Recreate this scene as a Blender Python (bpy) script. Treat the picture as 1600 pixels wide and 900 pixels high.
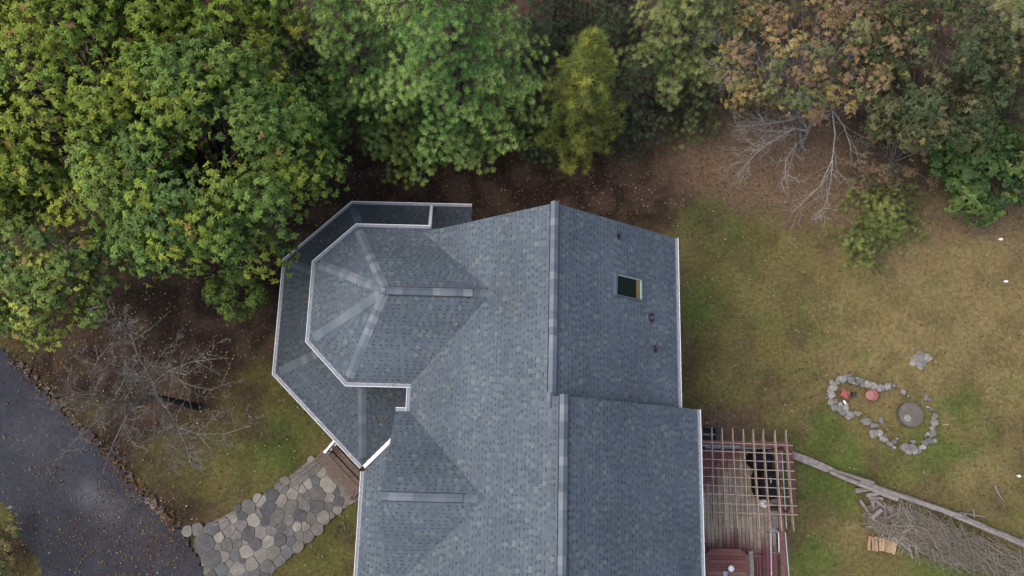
import bpy, bmesh, math, random
import numpy as np
from mathutils import Vector, Matrix

for o in list(bpy.data.objects): bpy.data.objects.remove(o)
sc = bpy.context.scene
COL = sc.collection
R = math.radians
random.seed(7); rng = np.random.default_rng(7)

# ---------------------------------------------------------------- camera
F_PX, TILT, YAW, H = 1251.36, 0.2234, 0.0252, 30.9       # drone shot, a little off the vertical
cam = bpy.data.cameras.new('camera'); camo = bpy.data.objects.new('camera', cam); COL.objects.link(camo)
cam.sensor_width = 36; cam.lens = 36 * F_PX / 1600; cam.clip_end = 3000; cam.clip_start = .5
camo.location = (0, 0, H); camo.rotation_euler = (TILT, 0, YAW)
sc.camera = camo
# ---------------------------------------------------------------- sky, sun, exposure
SUN_EL, SUN_DIR = 60, (-1.0, -0.15)                       # soft overcast light from the lower left
w = bpy.data.worlds.new('World'); sc.world = w; w.use_nodes = True
nt = w.node_tree; bg = nt.nodes['Background']
sky = nt.nodes.new('ShaderNodeTexSky'); sky.sky_type = 'NISHITA'; sky.sun_disc = False
sky.sun_elevation = R(SUN_EL); sky.sun_rotation = math.atan2(SUN_DIR[0], SUN_DIR[1])
sky.dust_density = 5.0; sky.air_density = 1.0; sky.ozone_density = 1.0
nt.links.new(sky.outputs[0], bg.inputs[0]); bg.inputs[1].default_value = 0.15
sl = bpy.data.lights.new('sun', 'SUN'); sl.energy = .6; sl.angle = R(70); sl.color = (1, .965, .92)
so = bpy.data.objects.new('sun', sl); COL.objects.link(so)
h_ = math.cos(R(SUN_EL)); n_ = math.hypot(*SUN_DIR)
so.rotation_euler = Vector((-SUN_DIR[0] / n_ * h_, -SUN_DIR[1] / n_ * h_, -math.sin(R(SUN_EL)))).to_track_quat('-Z', 'Y').to_euler()
so.location = (-20, -20, 40)
sc.view_settings.view_transform = 'Standard'; sc.view_settings.look = 'None'
sc.view_settings.exposure = 0.58; sc.view_settings.gamma = 1
sc.render.engine = 'CYCLES'

# ---------------------------------------------------------------- helpers
_cp, _sp, _ct, _st = math.cos(YAW), math.sin(YAW), math.cos(TILT), math.sin(TILT)
def at(u, v, z=0.0):
    """survey helper: the place at height z that the photograph shows at (u, v)"""
    a = (u - 800) / F_PX; b = (450 - v) / F_PX
    x, y, zz = a, _st + b * _ct, -_ct + b * _st
    k = (z - H) / zz
    return Vector((k * (_cp * x - _sp * y), k * (_sp * x + _cp * y), z))
def at_np(u, v, z=0.0):
    a = (u - 800) / F_PX; b = (450 - v) / F_PX
    x, y, zz = a, _st + b * _ct, -_ct + b * _st
    k = (z - H) / zz
    return k * (_cp * x - _sp * y), k * (_sp * x + _cp * y)

def tag(o, label=None, cat=None, group=None, kind=None):
    if label: o['label'] = label
    if cat: o['category'] = cat
    if group: o['group'] = group
    if kind: o['kind'] = kind
    return o
def origin(o):
    v = Vector((0, 0, 0))
    while o is not None: v += Vector(o.location); o = o.parent
    return v
def thing(name, label, cat, loc=(0, 0, 0), group=None):
    o = bpy.data.objects.new(name, None); COL.objects.link(o); o.location = loc; o.empty_display_size = .2
    return tag(o, label, cat, group)

class MB:
    def __init__(s): s.v = []; s.f = []; s.c = []; s.m = []
    def face(s, pts, col=(1, 1, 1)):
        n = len(s.v); s.v += [tuple(p) for p in pts]; s.f.append(tuple(range(n, n + len(pts)))); s.c.append(col)
    def solid(s, verts, faces, col=(1, 1, 1)):
        n = len(s.v); s.v += [tuple(p) for p in verts]
        for f in faces: s.f.append(tuple(n + i for i in f)); s.c.append(col)
    def hexa(s, b, t, col=(1, 1, 1)):
        """b, t: bottom and top rings with the same number of points, counter-clockwise from above"""
        k = len(b)
        s.solid(list(b) + list(t), [tuple(range(k))[::-1], tuple(range(k, 2 * k))] + [(i, (i + 1) % k, k + (i + 1) % k, k + i) for i in range(k)], col)
    def box(s, c, size, rot=0, col=(1, 1, 1), bev=0):
        cx, cy, cz = c; a, b, h = size[0] / 2, size[1] / 2, size[2] / 2
        ca, sa = math.cos(rot), math.sin(rot)
        def ring(a, b, z): return [(cx + x * ca - y * sa, cy + x * sa + y * ca, z) for x, y in ((-a, -b), (a, -b), (a, b), (-a, b))]
        if bev:
            n = len(s.v)
            rings = [ring(a, b, cz - h), ring(a, b, cz + h - bev), ring(a - bev, b - bev, cz + h)]
            for r in rings: s.v += r
            s.f.append((n + 3, n + 2, n + 1, n)); s.c.append(col)
            for k in range(2):
                for i in range(4):
                    j = (i + 1) % 4
                    s.f.append((n + k * 4 + i, n + k * 4 + j, n + k * 4 + 4 + j, n + k * 4 + 4 + i)); s.c.append(col)
            s.f.append((n + 8, n + 9, n + 10, n + 11)); s.c.append(col)
        else: s.hexa(ring(a, b, cz - h), ring(a, b, cz + h), col)
    def beam(s, p, q, wid, hei, col=(1, 1, 1), up=(0, 0, 1), taper=1.0):
        p, q = Vector(p), Vector(q); d = (q - p).normalized(); r = d.cross(Vector(up)).normalized(); u = r.cross(d)
        def ring(c, k): return [c + r * x * wid / 2 * k + u * y * hei / 2 * k for x, y in ((-1, -1), (1, -1), (1, 1), (-1, 1))]
        a, b = ring(p, 1), ring(q, taper)
        s.solid(a + b, [(0, 1, 2, 3), (7, 6, 5, 4)] + [(i, i + 4, (i + 1) % 4 + 4, (i + 1) % 4) for i in range(4)], col)
    def tube(s, pts, rad, n=6, col=(1, 1, 1), cap=True):
        pts = [Vector(p) for p in pts]; base = len(s.v); k = len(pts)
        if not hasattr(rad, '__len__'): rad = [rad] * k
        r = None
        for i, p in enumerate(pts):
            d = (pts[min(i + 1, k - 1)] - pts[max(i - 1, 0)])
            if d.length < 1e-9: d = Vector((0, 0, 1))
            d.normalize()
            if r is None:
                r = d.orthogonal().normalized()
            else:
                r = (r - d * r.dot(d)); r = r.normalized() if r.length > 1e-6 else d.orthogonal().normalized()
            u = d.cross(r)
            for j in range(n):
                a = 2 * math.pi * j / n
                s.v.append(tuple(p + (r * math.cos(a) + u * math.sin(a)) * rad[i]))
        for i in range(k - 1):
            for j in range(n):
                s.f.append((base + i * n + j, base + i * n + (j + 1) % n, base + (i + 1) * n + (j + 1) % n, base + (i + 1) * n + j)); s.c.append(col[i % len(col)] if isinstance(col, list) else col)
        if isinstance(col, list): col = col[0]
        if cap:
            s.f.append(tuple(base + j for j in range(n))[::-1]); s.c.append(col)
            s.f.append(tuple(base + (k - 1) * n + j for j in range(n))); s.c.append(col)
    def lathe(s, c, prof, n=20, col=(1, 1, 1)):
        base = len(s.v)
        for r, z in prof:
            for j in range(n):
                a = 2 * math.pi * j / n; s.v.append((c[0] + r * math.cos(a), c[1] + r * math.sin(a), c[2] + z))
        for i in range(len(prof) - 1):
            for j in range(n):
                s.f.append((base + i * n + j, base + i * n + (j + 1) % n, base + (i + 1) * n + (j + 1) % n, base + (i + 1) * n + j)); s.c.append(col)
        s.f.append(tuple(base + j for j in range(n))[::-1]); s.c.append(col)
        s.f.append(tuple(base + (len(prof) - 1) * n + j for j in range(n))); s.c.append(col)
    def build(s, name, mat, parent=None, smooth=False):
        me = bpy.data.meshes.new(name)
        o_ = origin(parent) if parent is not None else Vector((0, 0, 0))
        V = np.array(s.v, dtype=np.float64) - np.array(o_)
        me.from_pydata(V.tolist(), [], s.f)
        ca = me.color_attributes.new('Col', 'FLOAT_COLOR', 'CORNER')
        cols = np.ones((len(me.loops), 4), dtype=np.float32)
        lens = np.array([len(f) for f in s.f]); C = np.array([(c[0], c[1], c[2]) for c in s.c], dtype=np.float32)
        cols[:, :3] = np.repeat(C, lens, axis=0)
        ca.data.foreach_set('color', cols.ravel())
        if smooth: me.polygons.foreach_set('use_smooth', [True] * len(me.polygons))
        me.materials.append(MAT[mat] if isinstance(mat, str) else mat)
        o = bpy.data.objects.new(name, me); COL.objects.link(o); o.parent = parent
        return o

def np_mesh(name, V, faces_n, k, C, mat, parent=None, kind=None):
    """V (M,3); every face has k consecutive vertices; C (M,3) point colours"""
    me = bpy.data.meshes.new(name)
    o_ = np.array(origin(parent)) if parent is not None else np.zeros(3)
    M = len(V); me.vertices.add(M); me.vertices.foreach_set('co', (V - o_).astype(np.float32).ravel())
    me.loops.add(M); me.loops.foreach_set('vertex_index', np.arange(M, dtype=np.int32))
    me.polygons.add(M // k); me.polygons.foreach_set('loop_start', np.arange(0, M, k, dtype=np.int32))
    me.update(calc_edges=True)
    ca = me.color_attributes.new('Col', 'FLOAT_COLOR', 'POINT')
    c4 = np.ones((M, 4), dtype=np.float32); c4[:, :3] = C; ca.data.foreach_set('color', c4.ravel())
    me.materials.append(MAT[mat]); o = bpy.data.objects.new(name, me); COL.objects.link(o); o.parent = parent
    if kind: o['kind'] = kind
    return o

# smooth value noise in the plane
_T = rng.random((256, 256))
def vnoise(x, y):
    xi = np.floor(x).astype(int); yi = np.floor(y).astype(int); fx = x - xi; fy = y - yi
    fx = fx * fx * (3 - 2 * fx); fy = fy * fy * (3 - 2 * fy)
    g = lambda a, b: _T[a % 256, b % 256]
    return (g(xi, yi) * (1 - fx) + g(xi + 1, yi) * fx) * (1 - fy) + (g(xi, yi + 1) * (1 - fx) + g(xi + 1, yi + 1) * fx) * fy
def fbm(x, y, oct=4):
    t = 0; a = .5; n = 0
    for i in range(oct): t = t + a * vnoise(x + 17.3 * i, y + 9.1 * i); n += a; x, y, a = x * 2.03, y * 2.03, a * .5
    return t / n
def sstep(a, b, x): t = np.clip((x - a) / (b - a), 0, 1); return t * t * (3 - 2 * t)

# ---------------------------------------------------------------- materials
MAT = {}
def material(name, col=(1, 1, 1), rough=.8, attr=False, noise=None, bump=None, metal=0, spec=.3, objrand=0, noise2=None, transl=0, ramp=None):
    """noise / noise2 = (scale, low factor, high factor); bump = (scale, strength, distance); ramp: colours picked per object"""
    m = bpy.data.materials.new(name); m.use_nodes = True; N = m.node_tree.nodes; L = m.node_tree.links
    b = N['Principled BSDF']; b.inputs['Roughness'].default_value = rough; b.inputs['Metallic'].default_value = metal
    b.inputs['Specular IOR Level'].default_value = spec
    if attr:
        a = N.new('ShaderNodeAttribute'); a.attribute_name = 'Col'
        mul = N.new('ShaderNodeMix'); mul.data_type = 'RGBA'; mul.blend_type = 'MULTIPLY'; mul.inputs[0].default_value = 1
        L.new(a.outputs['Color'], mul.inputs[6]); mul.inputs[7].default_value = (*col, 1); out = mul.outputs[2]
    else:
        r = N.new('ShaderNodeRGB'); r.outputs[0].default_value = (*col, 1); out = r.outputs[0]
    oi = N.new('ShaderNodeObjectInfo')
    if ramp:
        cr = N.new('ShaderNodeValToRGB'); cr.color_ramp.interpolation = 'CONSTANT'
        while len(cr.color_ramp.elements) < len(ramp): cr.color_ramp.elements.new(.5)
        for i, c in enumerate(ramp): cr.color_ramp.elements[i].position = i / len(ramp); cr.color_ramp.elements[i].color = (*c, 1)
        L.new(oi.outputs['Random'], cr.inputs[0]); out = cr.outputs[0]
    def mulv(out, val):
        x = N.new('ShaderNodeVectorMath'); x.operation = 'SCALE'; L.new(out, x.inputs[0]); L.new(val, x.inputs['Scale']); return x.outputs[0]
    geo = N.new('ShaderNodeNewGeometry')
    for nz in (noise, noise2):
        if nz:
            t = N.new('ShaderNodeTexNoise'); t.inputs['Scale'].default_value = nz[0]; t.inputs['Detail'].default_value = 5; t.inputs['Roughness'].default_value = .65
            L.new(geo.outputs['Position'], t.inputs['Vector'])
            mr = N.new('ShaderNodeMapRange'); mr.inputs[1].default_value = .3; mr.inputs[2].default_value = .7; mr.inputs[3].default_value = nz[1]; mr.inputs[4].default_value = nz[2]
            L.new(t.outputs[0], mr.inputs[0]); out = mulv(out, mr.outputs[0])
    if objrand:
        mr = N.new('ShaderNodeMapRange'); mr.inputs[3].default_value = 1 - objrand; mr.inputs[4].default_value = 1 + objrand
        L.new(oi.outputs['Random'], mr.inputs[0]); out = mulv(out, mr.outputs[0])
    L.new(out, b.inputs['Base Color'])
    if bump:
        t = N.new('ShaderNodeTexNoise'); t.inputs['Scale'].default_value = bump[0]; t.inputs['Detail'].default_value = 4
        L.new(geo.outputs['Position'], t.inputs['Vector'])
        bn = N.new('ShaderNodeBump'); bn.inputs['Strength'].default_value = bump[1]; bn.inputs['Distance'].default_value = bump[2]
        L.new(t.outputs[0], bn.inputs['Height']); L.new(bn.outputs[0], b.inputs['Normal'])
    if transl:
        tr = N.new('ShaderNodeBsdfTranslucent'); L.new(out, tr.inputs[0]); mx = N.new('ShaderNodeMixShader'); mx.inputs[0].default_value = transl
        L.new(b.outputs[0], mx.inputs[1]); L.new(tr.outputs[0], mx.inputs[2]); L.new(mx.outputs[0], N['Material Output'].inputs[0])
    MAT[name] = m; return m

material('ground', (.8, .8, .78), attr=True, rough=1, noise=(7, .66, 1.4), noise2=(42, .6, 1.45), bump=(30, .6, .05), spec=.1)
material('grass', (.8, .8, .78), attr=True, rough=.8, spec=.15, transl=.2)
material('litter', (.7, .68, .64), attr=True, rough=.85, spec=.15)
material('driveway', (.58, .61, .69), attr=True, rough=.95, noise=(5, .82, 1.2), noise2=(55, .6, 1.45), bump=(70, .7, .02), spec=.2)
material('path_soil', (.14, .126, .103), rough=1, noise=(8, .6, 1.5), noise2=(60, .7, 1.4), bump=(40, .6, .03), spec=.1)
material('shingle', (.835, .85, .83), attr=True, rough=.92, noise=(.45, .84, 1.14), noise2=(90, .82, 1.2), spec=.2)
material('white_metal', (.78, .79, .8), rough=.45, noise=(6, .9, 1.03), spec=.4)
material('guard_metal', (.22, .245, .28), rough=.5, noise=(9, .8, 1.15), metal=.2)
material('skylight_metal', (.1, .125, .16), rough=.5, noise=(9, .85, 1.1))
material('siding', (.42, .44, .45), rough=.7, noise=(3, .95, 1.05))
material('deck_wood', attr=True, rough=.8, noise=(14, .72, 1.28), noise2=(70, .8, 1.2), bump=(60, .4, .01), objrand=.1)
material('red_wood', (.135, .062, .058), rough=.75, noise=(10, .7, 1.35), noise2=(50, .8, 1.2), objrand=.12)
material('pergola_wood', (.31, .245, .2), rough=.85, noise=(7, .65, 1.3), noise2=(60, .8, 1.2), objrand=.12)
material('grey_wood', (.235, .21, .195), rough=.9, noise=(7, .65, 1.3), noise2=(50, .75, 1.2), bump=(40, .5, .02), objrand=.1)
material('step_wood', (.115, .085, .07), rough=.85, noise=(9, .6, 1.4), noise2=(50, .8, 1.25), objrand=.15)
material('alu', (.42, .47, .54), rough=.4, metal=.6, noise=(8, .85, 1.1))
material('black_cover', (.007, .009, .013), rough=.75, noise=(5, .7, 1.4), bump=(6, .4, .06), spec=.15)
material('dark_box', (.04, .045, .043), rough=.7, noise=(6, .7, 1.4))
material('glass', (.006, .011, .008), rough=.12, spec=.12)
material('dark_interior', (.03, .035, .03), rough=.8, noise=(4, .8, 1.2))
material('tan_wood', (.2, .13, .055), rough=.7, noise=(6, .8, 1.2))
material('green_trim', (.28, .45, .38), rough=.5)
material('vent_black', (.035, .03, .038), rough=.6, noise=(14, .7, 1.4))
material('stone', ramp=[(.092, .092, .092), (.125, .121, .112), (.148, .14, .124), (.108, .111, .115), (.175, .166, .147), (.23, .214, .187), (.112, .11, .102), (.14, .136, .125), (.08, .081, .085), (.19, .175, .152)], rough=.9, noise=(4, .72, 1.25), noise2=(28, .78, 1.22), bump=(18, .6, .03), spec=.2)
material('rock', ramp=[(.19, .185, .172), (.25, .24, .222), (.16, .157, .15), (.3, .285, .255), (.22, .205, .18)], rough=.95, noise=(6, .65, 1.25), noise2=(35, .75, 1.2), bump=(18, .7, .04), spec=.15)
material('edge_rock', ramp=[(.12, .105, .095), (.17, .15, .135), (.10, .095, .095), (.2, .18, .16)], rough=.95, noise=(7, .6, 1.3), noise2=(35, .75, 1.2), bump=(18, .7, .04), spec=.15)
material('concrete', (.125, .115, .098), rough=.95, noise=(5, .75, 1.25), noise2=(45, .85, 1.15), bump=(40, .4, .01))
material('concrete_pale', (.26, .245, .215), rough=.95, noise=(6, .8, 1.15))
material('red_clay', (.33, .1, .085), rough=.7, noise=(7, .75, 1.2))
material('red_clay_pale', (.36, .165, .15), rough=.75, noise=(7, .8, 1.15))
material('bark', (.075, .06, .05), rough=.95, noise=(6, .6, 1.5), noise2=(30, .6, 1.4), bump=(22, .8, .04), spec=.1)
material('grey_bark', (.19, .18, .175), rough=.95, noise=(5, .5, 1.4), noise2=(20, .6, 1.6), bump=(22, .6, .02), spec=.1)
material('lichen_bark', attr=True, rough=.95, noise=(9, .5, 1.5), bump=(22, .6, .02), spec=.1)
material('oak_leaf', attr=True, rough=.6, spec=.25, transl=.15)
material('needle', attr=True, rough=.7, spec=.15, transl=.06)
material('stick', attr=True, rough=.95, noise=(12, .6, 1.4), spec=.1)
material('fresh_wood', ramp=[(.38, .27, .17), (.44, .33, .22), (.33, .24, .155), (.42, .29, .18)], rough=.85, noise=(9, .75, 1.2), noise2=(50, .85, 1.15))
material('plastic_white', (.8, .8, .78), rough=.35, noise=(5, .93, 1.03))
material('steel_grey', (.3, .33, .36), rough=.4, noise=(8, .85, 1.1), metal=.4)
material('cord', (.34, .24, .2), rough=.6)

# ---------------------------------------------------------------- ground
def blobs(x, y, lst):
    t = np.zeros_like(x)
    for b in lst:
        u, v, r = b[:3]; wgt = b[3] if len(b) > 3 else 1
        p = at(u, v); rr = r / 40.0
        t = t + wgt * np.exp(-((x - p.x) ** 2 + (y - p.y) ** 2) / (rr * rr))
    return t
LIT = [(600, 290, 130), (760, 290, 110), (900, 290, 90), (1000, 220, 100), (700, 150, 260), (300, 300, 300), (435, 470, 100, .9), (250, 520, 130, .7), (100, 520, 120, .8),
       (1250, 130, 190), (1480, 130, 200), (1180, 225, 80, .9), (1280, 265, 80, .8), (1380, 290, 60, .6), (1120, 675, 35), (1180, 680, 40, .8), (900, 100, 220), (20, 850, 70, .9), (60, -100, 500), (1000, -150, 500),
       (1590, 320, 70, .8), (520, 760, 30, .5), (1075, 600, 40, .5), (280, 790, 50, .7), (180, 720, 40, .6), (1560, 790, 50, .5), (1380, 640, 70, .35), (550, 850, 40, .6), (220, 640, 130, .3), (330, 640, 90, .25), (1450, 832, 50, .5), (1530, 860, 50, .5), (1390, 810, 35, .5)]
GRN = [(1100, 330, 60, .9), (1095, 480, 45, .8), (1240, 520, 70, .35), (390, 735, 50, .25), (430, 690, 50, .35), (450, 670, 50, .3), (490, 840, 80, .5), (1265, 745, 40, .5), (1275, 870, 55, .6), (1500, 640, 55, .6), (1490, 885, 60, 1.),
       (1300, 720, 70, .5), (1420, 730, 60, .45), (1160, 390, 60, .4), (1330, 760, 40, .5), (1290, 660, 30, .5), (1460, 700, 40, .5), (250, 640, 130, .12), (1530, 350, 40, .3), (20, 790, 40, .6)]
TAN = [(1480, 430, 170, .9), (1220, 460, 110, .3), (1380, 620, 110, .5), (1330, 820, 50, .6), (1560, 540, 90, .6), (1480, 525, 40, .6), (1540, 750, 60, .5), (1200, 240, 70, .3), (1380, 560, 70, .3)]
STRAW = [(1080, 260, 60, .3), (1200, 310, 80, .25), (1340, 390, 80, .2), (1560, 700, 60, .3), (1540, 480, 90, .25), (1370, 690, 60, .25), (1150, 235, 80, .8), (1230, 260, 80, .9), (1310, 285, 70, .9), (1380, 300, 60, .7), (1090, 215, 60, .5), (1560, 340, 60, .7), (1440, 380, 60, .5), (1150, 670, 60, .5), (1480, 330, 50, .6)]
def ground_rgb(x, y):
    n1 = fbm(x * .45 + 3, y * .45 + 8, 5); n2 = fbm(x * 1.7 + 40, y * 1.7, 4); n3 = fbm(x * .9 + 90, y * .9 + 60, 4)
    lit = np.clip(blobs(x, y, LIT), 0, 1.6); grn = np.clip(blobs(x, y, GRN), 0, 1.2); tan = np.clip(blobs(x, y, TAN), 0, 1.1)
    base = np.stack([.16 + 0 * x, .14 + 0 * x, .054 + 0 * x], -1)
    g = np.array([.1, .145, .036]); b = np.array([.14, .108, .056]); t = np.array([.245, .195, .09]); l = np.array([.04, .027, .022]); l2 = np.array([.085, .058, .044]); st = np.array([.185, .13, .088])  # litter colours l, l2 are darkened: shade under the trees is painted in
    def mix(c, d, a): a = np.clip(a, 0, 1)[..., None]; return c * (1 - a) + d * a
    c = mix(base, b, sstep(.46, .66, n3) * .85)
    c = mix(c, t, sstep(.25, .75, tan * .6 + n1 * .45) * .75)
    c = mix(c, g, sstep(.4, .74, grn * .46 + n2 * .44 + n1 * .26) * .84)
    c = mix(c, c * .68, sstep(.5, .66, fbm(x * 1.3 + 70, y * 1.3 + 20, 4)) * .6)
    ll = l[None] + (l2 - l)[None] * sstep(.4, .65, n2)[..., None] if x.ndim == 1 else l + (l2 - l) * sstep(.4, .65, n2)[..., None]
    litm = sstep(.34, .86, lit * .62 + n3 * .5 - .08 + (n2 - .5) * .25)
    straw = np.clip(blobs(x, y, STRAW), 0, 1); ll = ll * (1 - straw[..., None]) + (st * (.75 + .5 * n2)[..., None]) * straw[..., None]
    c = mix(c, ll, litm)
    c = mix(c, st, sstep(.3, .85, straw * .7 + n3 * .42) * .5)
    # the plot left of the house is darker, trodden leaf mould and moss
    left = sstep(-3, -6, x) * sstep(13, 9, y)
    c = mix(c, c * np.array([.8, .82, .78]), left)
    return c, litm
gx = np.concatenate([[-400, -200, -100, -60, -40, -30], np.arange(-24, 24.01, .2), [30, 40, 60, 100, 200, 400]])
gy = np.concatenate([[-400, -200, -100, -50, -25, -16], np.arange(-10, 24.01, .2), [30, 45, 80, 150, 400]])
GX, GY = np.meshgrid(gx, gy, indexing='ij')
GZ = (fbm(GX * .35, GY * .35, 3) - .5) * .12 + (fbm(GX * 2.1, GY * 2.1, 3) - .5) * .05 - .03
nx, ny = GX.shape
gv = np.stack([GX, GY, GZ], -1).reshape(-1, 3)
idx = np.arange(nx * ny).reshape(nx, ny)
gf = np.stack([idx[:-1, :-1], idx[1:, :-1], idx[1:, 1:], idx[:-1, 1:]], -1).reshape(-1, 4)
me = bpy.data.meshes.new('ground'); me.from_pydata(gv.tolist(), [], gf.tolist())
gc, _ = ground_rgb(GX, GY)
ca = me.color_attributes.new('Col', 'FLOAT_COLOR', 'POINT'); c4 = np.ones((nx * ny, 4), np.float32); c4[:, :3] = gc.reshape(-1, 3); ca.data.foreach_set('color', c4.ravel())
me.materials.append(MAT['ground']); me.polygons.foreach_set('use_smooth', [True] * len(me.polygons))
ground = bpy.data.objects.new('ground', me); COL.objects.link(ground); tag(ground, kind='structure')

def inside(poly, x, y):
    r = np.zeros(x.shape, bool); n = len(poly)
    for i in range(n):
        x1, y1 = poly[i][:2]; x2, y2 = poly[(i + 1) % n][:2]
        c = ((y1 > y) != (y2 > y)) & (x < (x2 - x1) * (y - y1) / (y2 - y1 + 1e-12) + x1); r ^= c
    return r

# driveway: one sheet, slightly crowned, worn paler along one track
DRV_PX = [(-90, 480), (-20, 522), (12, 552), (60, 598), (110, 648), (160, 700), (205, 748), (248, 792), (285, 832), (312, 868), (326, 905), (345, 1000), (95, 1000), (62, 902), (38, 845), (8, 785), (-90, 725)]
DRV = [at(u, v) for u, v in DRV_PX]
dx = np.arange(-24, -9, .16); dy = np.arange(-9, 8, .16)
AX, AY = np.meshgrid(dx, dy, indexing='ij')
jx = AX + (fbm(AX * 1.3, AY * 1.3, 3) - .5) * .5; jy = AY + (fbm(AX * 1.3 + 50, AY * 1.3, 3) - .5) * .5
cell = inside(DRV, jx[:-1, :-1] + .08, jy[:-1, :-1] + .08)
ids = np.arange(AX.size).reshape(AX.shape)
q = np.stack([ids[:-1, :-1], ids[1:, :-1], ids[1:, 1:], ids[:-1, 1:]], -1)[cell]
used = np.unique(q); remap = -np.ones(AX.size, int); remap[used] = np.arange(len(used))
px_, py_ = AX.ravel()[used], AY.ravel()[used]
pz = .055 + (fbm(px_ * .6, py_ * .6, 3) - .5) * .03
me = bpy.data.meshes.new('driveway'); me.from_pydata(np.stack([px_, py_, pz], -1).tolist(), [], remap[q].tolist())
n1 = fbm(px_ * .8 + 5, py_ * .8, 4); tr = blobs(px_, py_, [(140, 770, 22, .8), (180, 800, 20, .7), (160, 785, 18, .6), (230, 820, 26, .4), (60, 690, 40, .25)])
brown = blobs(px_, py_, [(230, 850, 60, .5), (140, 830, 40, .5), (75, 740, 20, .5), (270, 850, 40, .6), (45, 860, 40, .5)])
cc = np.array([.058, .06, .068])[None] * (.6 + .55 * n1 + .3 * fbm(px_ * 2.6, py_ * 2.6, 3))[:, None] + (np.clip(tr, 0, 1) * (.5 + n1))[:, None] * np.array([.085, .08, .078])[None]
cc = cc + (np.clip(brown, 0, 1) * .5)[:, None] * (np.array([.07, .05, .042]) - np.array([.055, .055, .06]))[None]
ca = me.color_attributes.new('Col', 'FLOAT_COLOR', 'POINT'); c4 = np.ones((len(used), 4), np.float32); c4[:, :3] = cc; ca.data.foreach_set('color', c4.ravel())
me.materials.append(MAT['driveway']); drv = bpy.data.objects.new('driveway', me); COL.objects.link(drv); tag(drv, kind='structure')

# ---------------------------------------------------------------- stones
def rock(name, c, rx, ry, h, rot, mat, parent, seed, n=9, sink=.3):
    r = random.Random(seed); m = MB()
    ca_, sa_ = math.cos(rot), math.sin(rot); k = [r.uniform(.82, 1.13) for _ in range(n)]
    def ring(s, z, jz=0):
        out = []
        for i in range(n):
            a = 2 * math.pi * i / n; x = rx * s * k[i] * math.cos(a); y = ry * s * k[i] * math.sin(a)
            out.append((c[0] + x * ca_ - y * sa_, c[1] + x * sa_ + y * ca_, c[2] + z + r.uniform(-jz, jz)))
        return out
    rings = [ring(.85, -h * sink), ring(1, h * .25, h * .05), ring(.92, h * .65, h * .08), ring(.62, h * .93, h * .07)]
    b = len(m.v)
    for q in rings: m.v += q
    for t in range(3):
        for i in range(n):
            m.f.append((b + t * n + i, b + t * n + (i + 1) % n, b + (t + 1) * n + (i + 1) % n, b + (t + 1) * n + i)); m.c.append((1, 1, 1))
    m.f.append(tuple(b + i for i in range(n))[::-1]); m.c.append((1, 1, 1))
    top = len(m.v); m.v.append((c[0] + r.uniform(-.2, .2) * rx, c[1] + r.uniform(-.2, .2) * ry, c[2] + h * r.uniform(.95, 1.05)))
    for i in range(n): m.f.append((b + 3 * n + i, b + 3 * n + (i + 1) % n, top)); m.c.append((1, 1, 1))
    return m.build(name, mat, parent)

# flagstone path: cells grown round the surveyed stone centres
FS = [(1020,90,40),(1068,118,32),(960,140,50),(1000,172,38),(1110,200,62),(868,195,42),(960,232,34),(1047,180,14),(1050,258,62),(910,250,36),(1205,265,36),(1160,290,40),(870,290,32),(830,280,22),(980,320,58),(1112,305,28),(908,338,34),(852,340,20),(800,325,42),(1062,350,40),(1115,378,36),(730,290,36),(700,270,24),(665,342,46),(722,368,48),(975,408,52),(1052,408,32),(1110,430,30),(885,405,48),(788,412,50),(555,352,26),(590,378,34),(632,425,58),(690,475,56),(775,502,42),(855,470,48),(930,495,42),(1010,480,48),(1075,470,18),(1035,505,22),(485,418,44),(415,425,24),(448,468,30),(530,508,46),(575,465,32),(612,515,30),(665,530,26),(888,550,38),(835,552,40),(965,565,40),(722,555,34),(775,590,34),(650,580,38),(575,598,48),(445,548,40),(495,600,50),(325,540,38),(355,580,42),(380,500,24),(240,572,42),(405,612,36),(280,628,36),(850,612,34),(908,612,38),(795,650,34),(712,645,44),(632,655,48),(540,665,44),(468,665,24),(410,672,38),(340,682,42),(275,698,28),(192,672,62),(833,685,38),(742,695,20),(757,728,36),(665,735,52),(582,760,48),(700,780,40),(470,728,48),(400,750,38),(320,752,36),(245,775,58),(457,792,28),(512,815,50),(362,815,26),(620,830,48),(415,860,56),(300,865,52),(535,885,36),(600,890,30),(60,585,30),(130,570,34),(1240,330,30),(930,85,22),(745,235,28),(480,905,40),(360,930,50),(250,900,40),(550,950,40),(440,960,40)]
PATH_PX = [(1030,30),(1090,60),(1290,270),(1290,350),(1150,430),(1000,560),(860,700),(700,830),(600,960),(200,1000),(150,780),(110,640),(190,540),(330,470),(480,385),(640,300),(740,225),(900,100)]
PATH = [at(280 + x / 4.5, 700 + y / 4.5) for x, y in PATH_PX]
pm = MB(); NP_ = len(PATH); cen = sum(PATH, Vector()) / NP_
for i in range(NP_):
    a, b = PATH[i], PATH[(i + 1) % NP_]
    pm.v += []
pm.face([(p.x, p.y, .035) for p in PATH][::-1] if False else [(p.x, p.y, .035) for p in PATH])
path = pm.build('stone_path', 'path_soil'); tag(path, kind='structure')
bm = bmesh.new(); bm.from_mesh(path.data); bmesh.ops.triangulate(bm, faces=bm.faces); bmesh.ops.recalc_face_normals(bm, faces=bm.faces)
for f in bm.faces:
    if f.normal.z < 0: f.normal_flip()
bm.to_mesh(path.data); bm.free()
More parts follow.
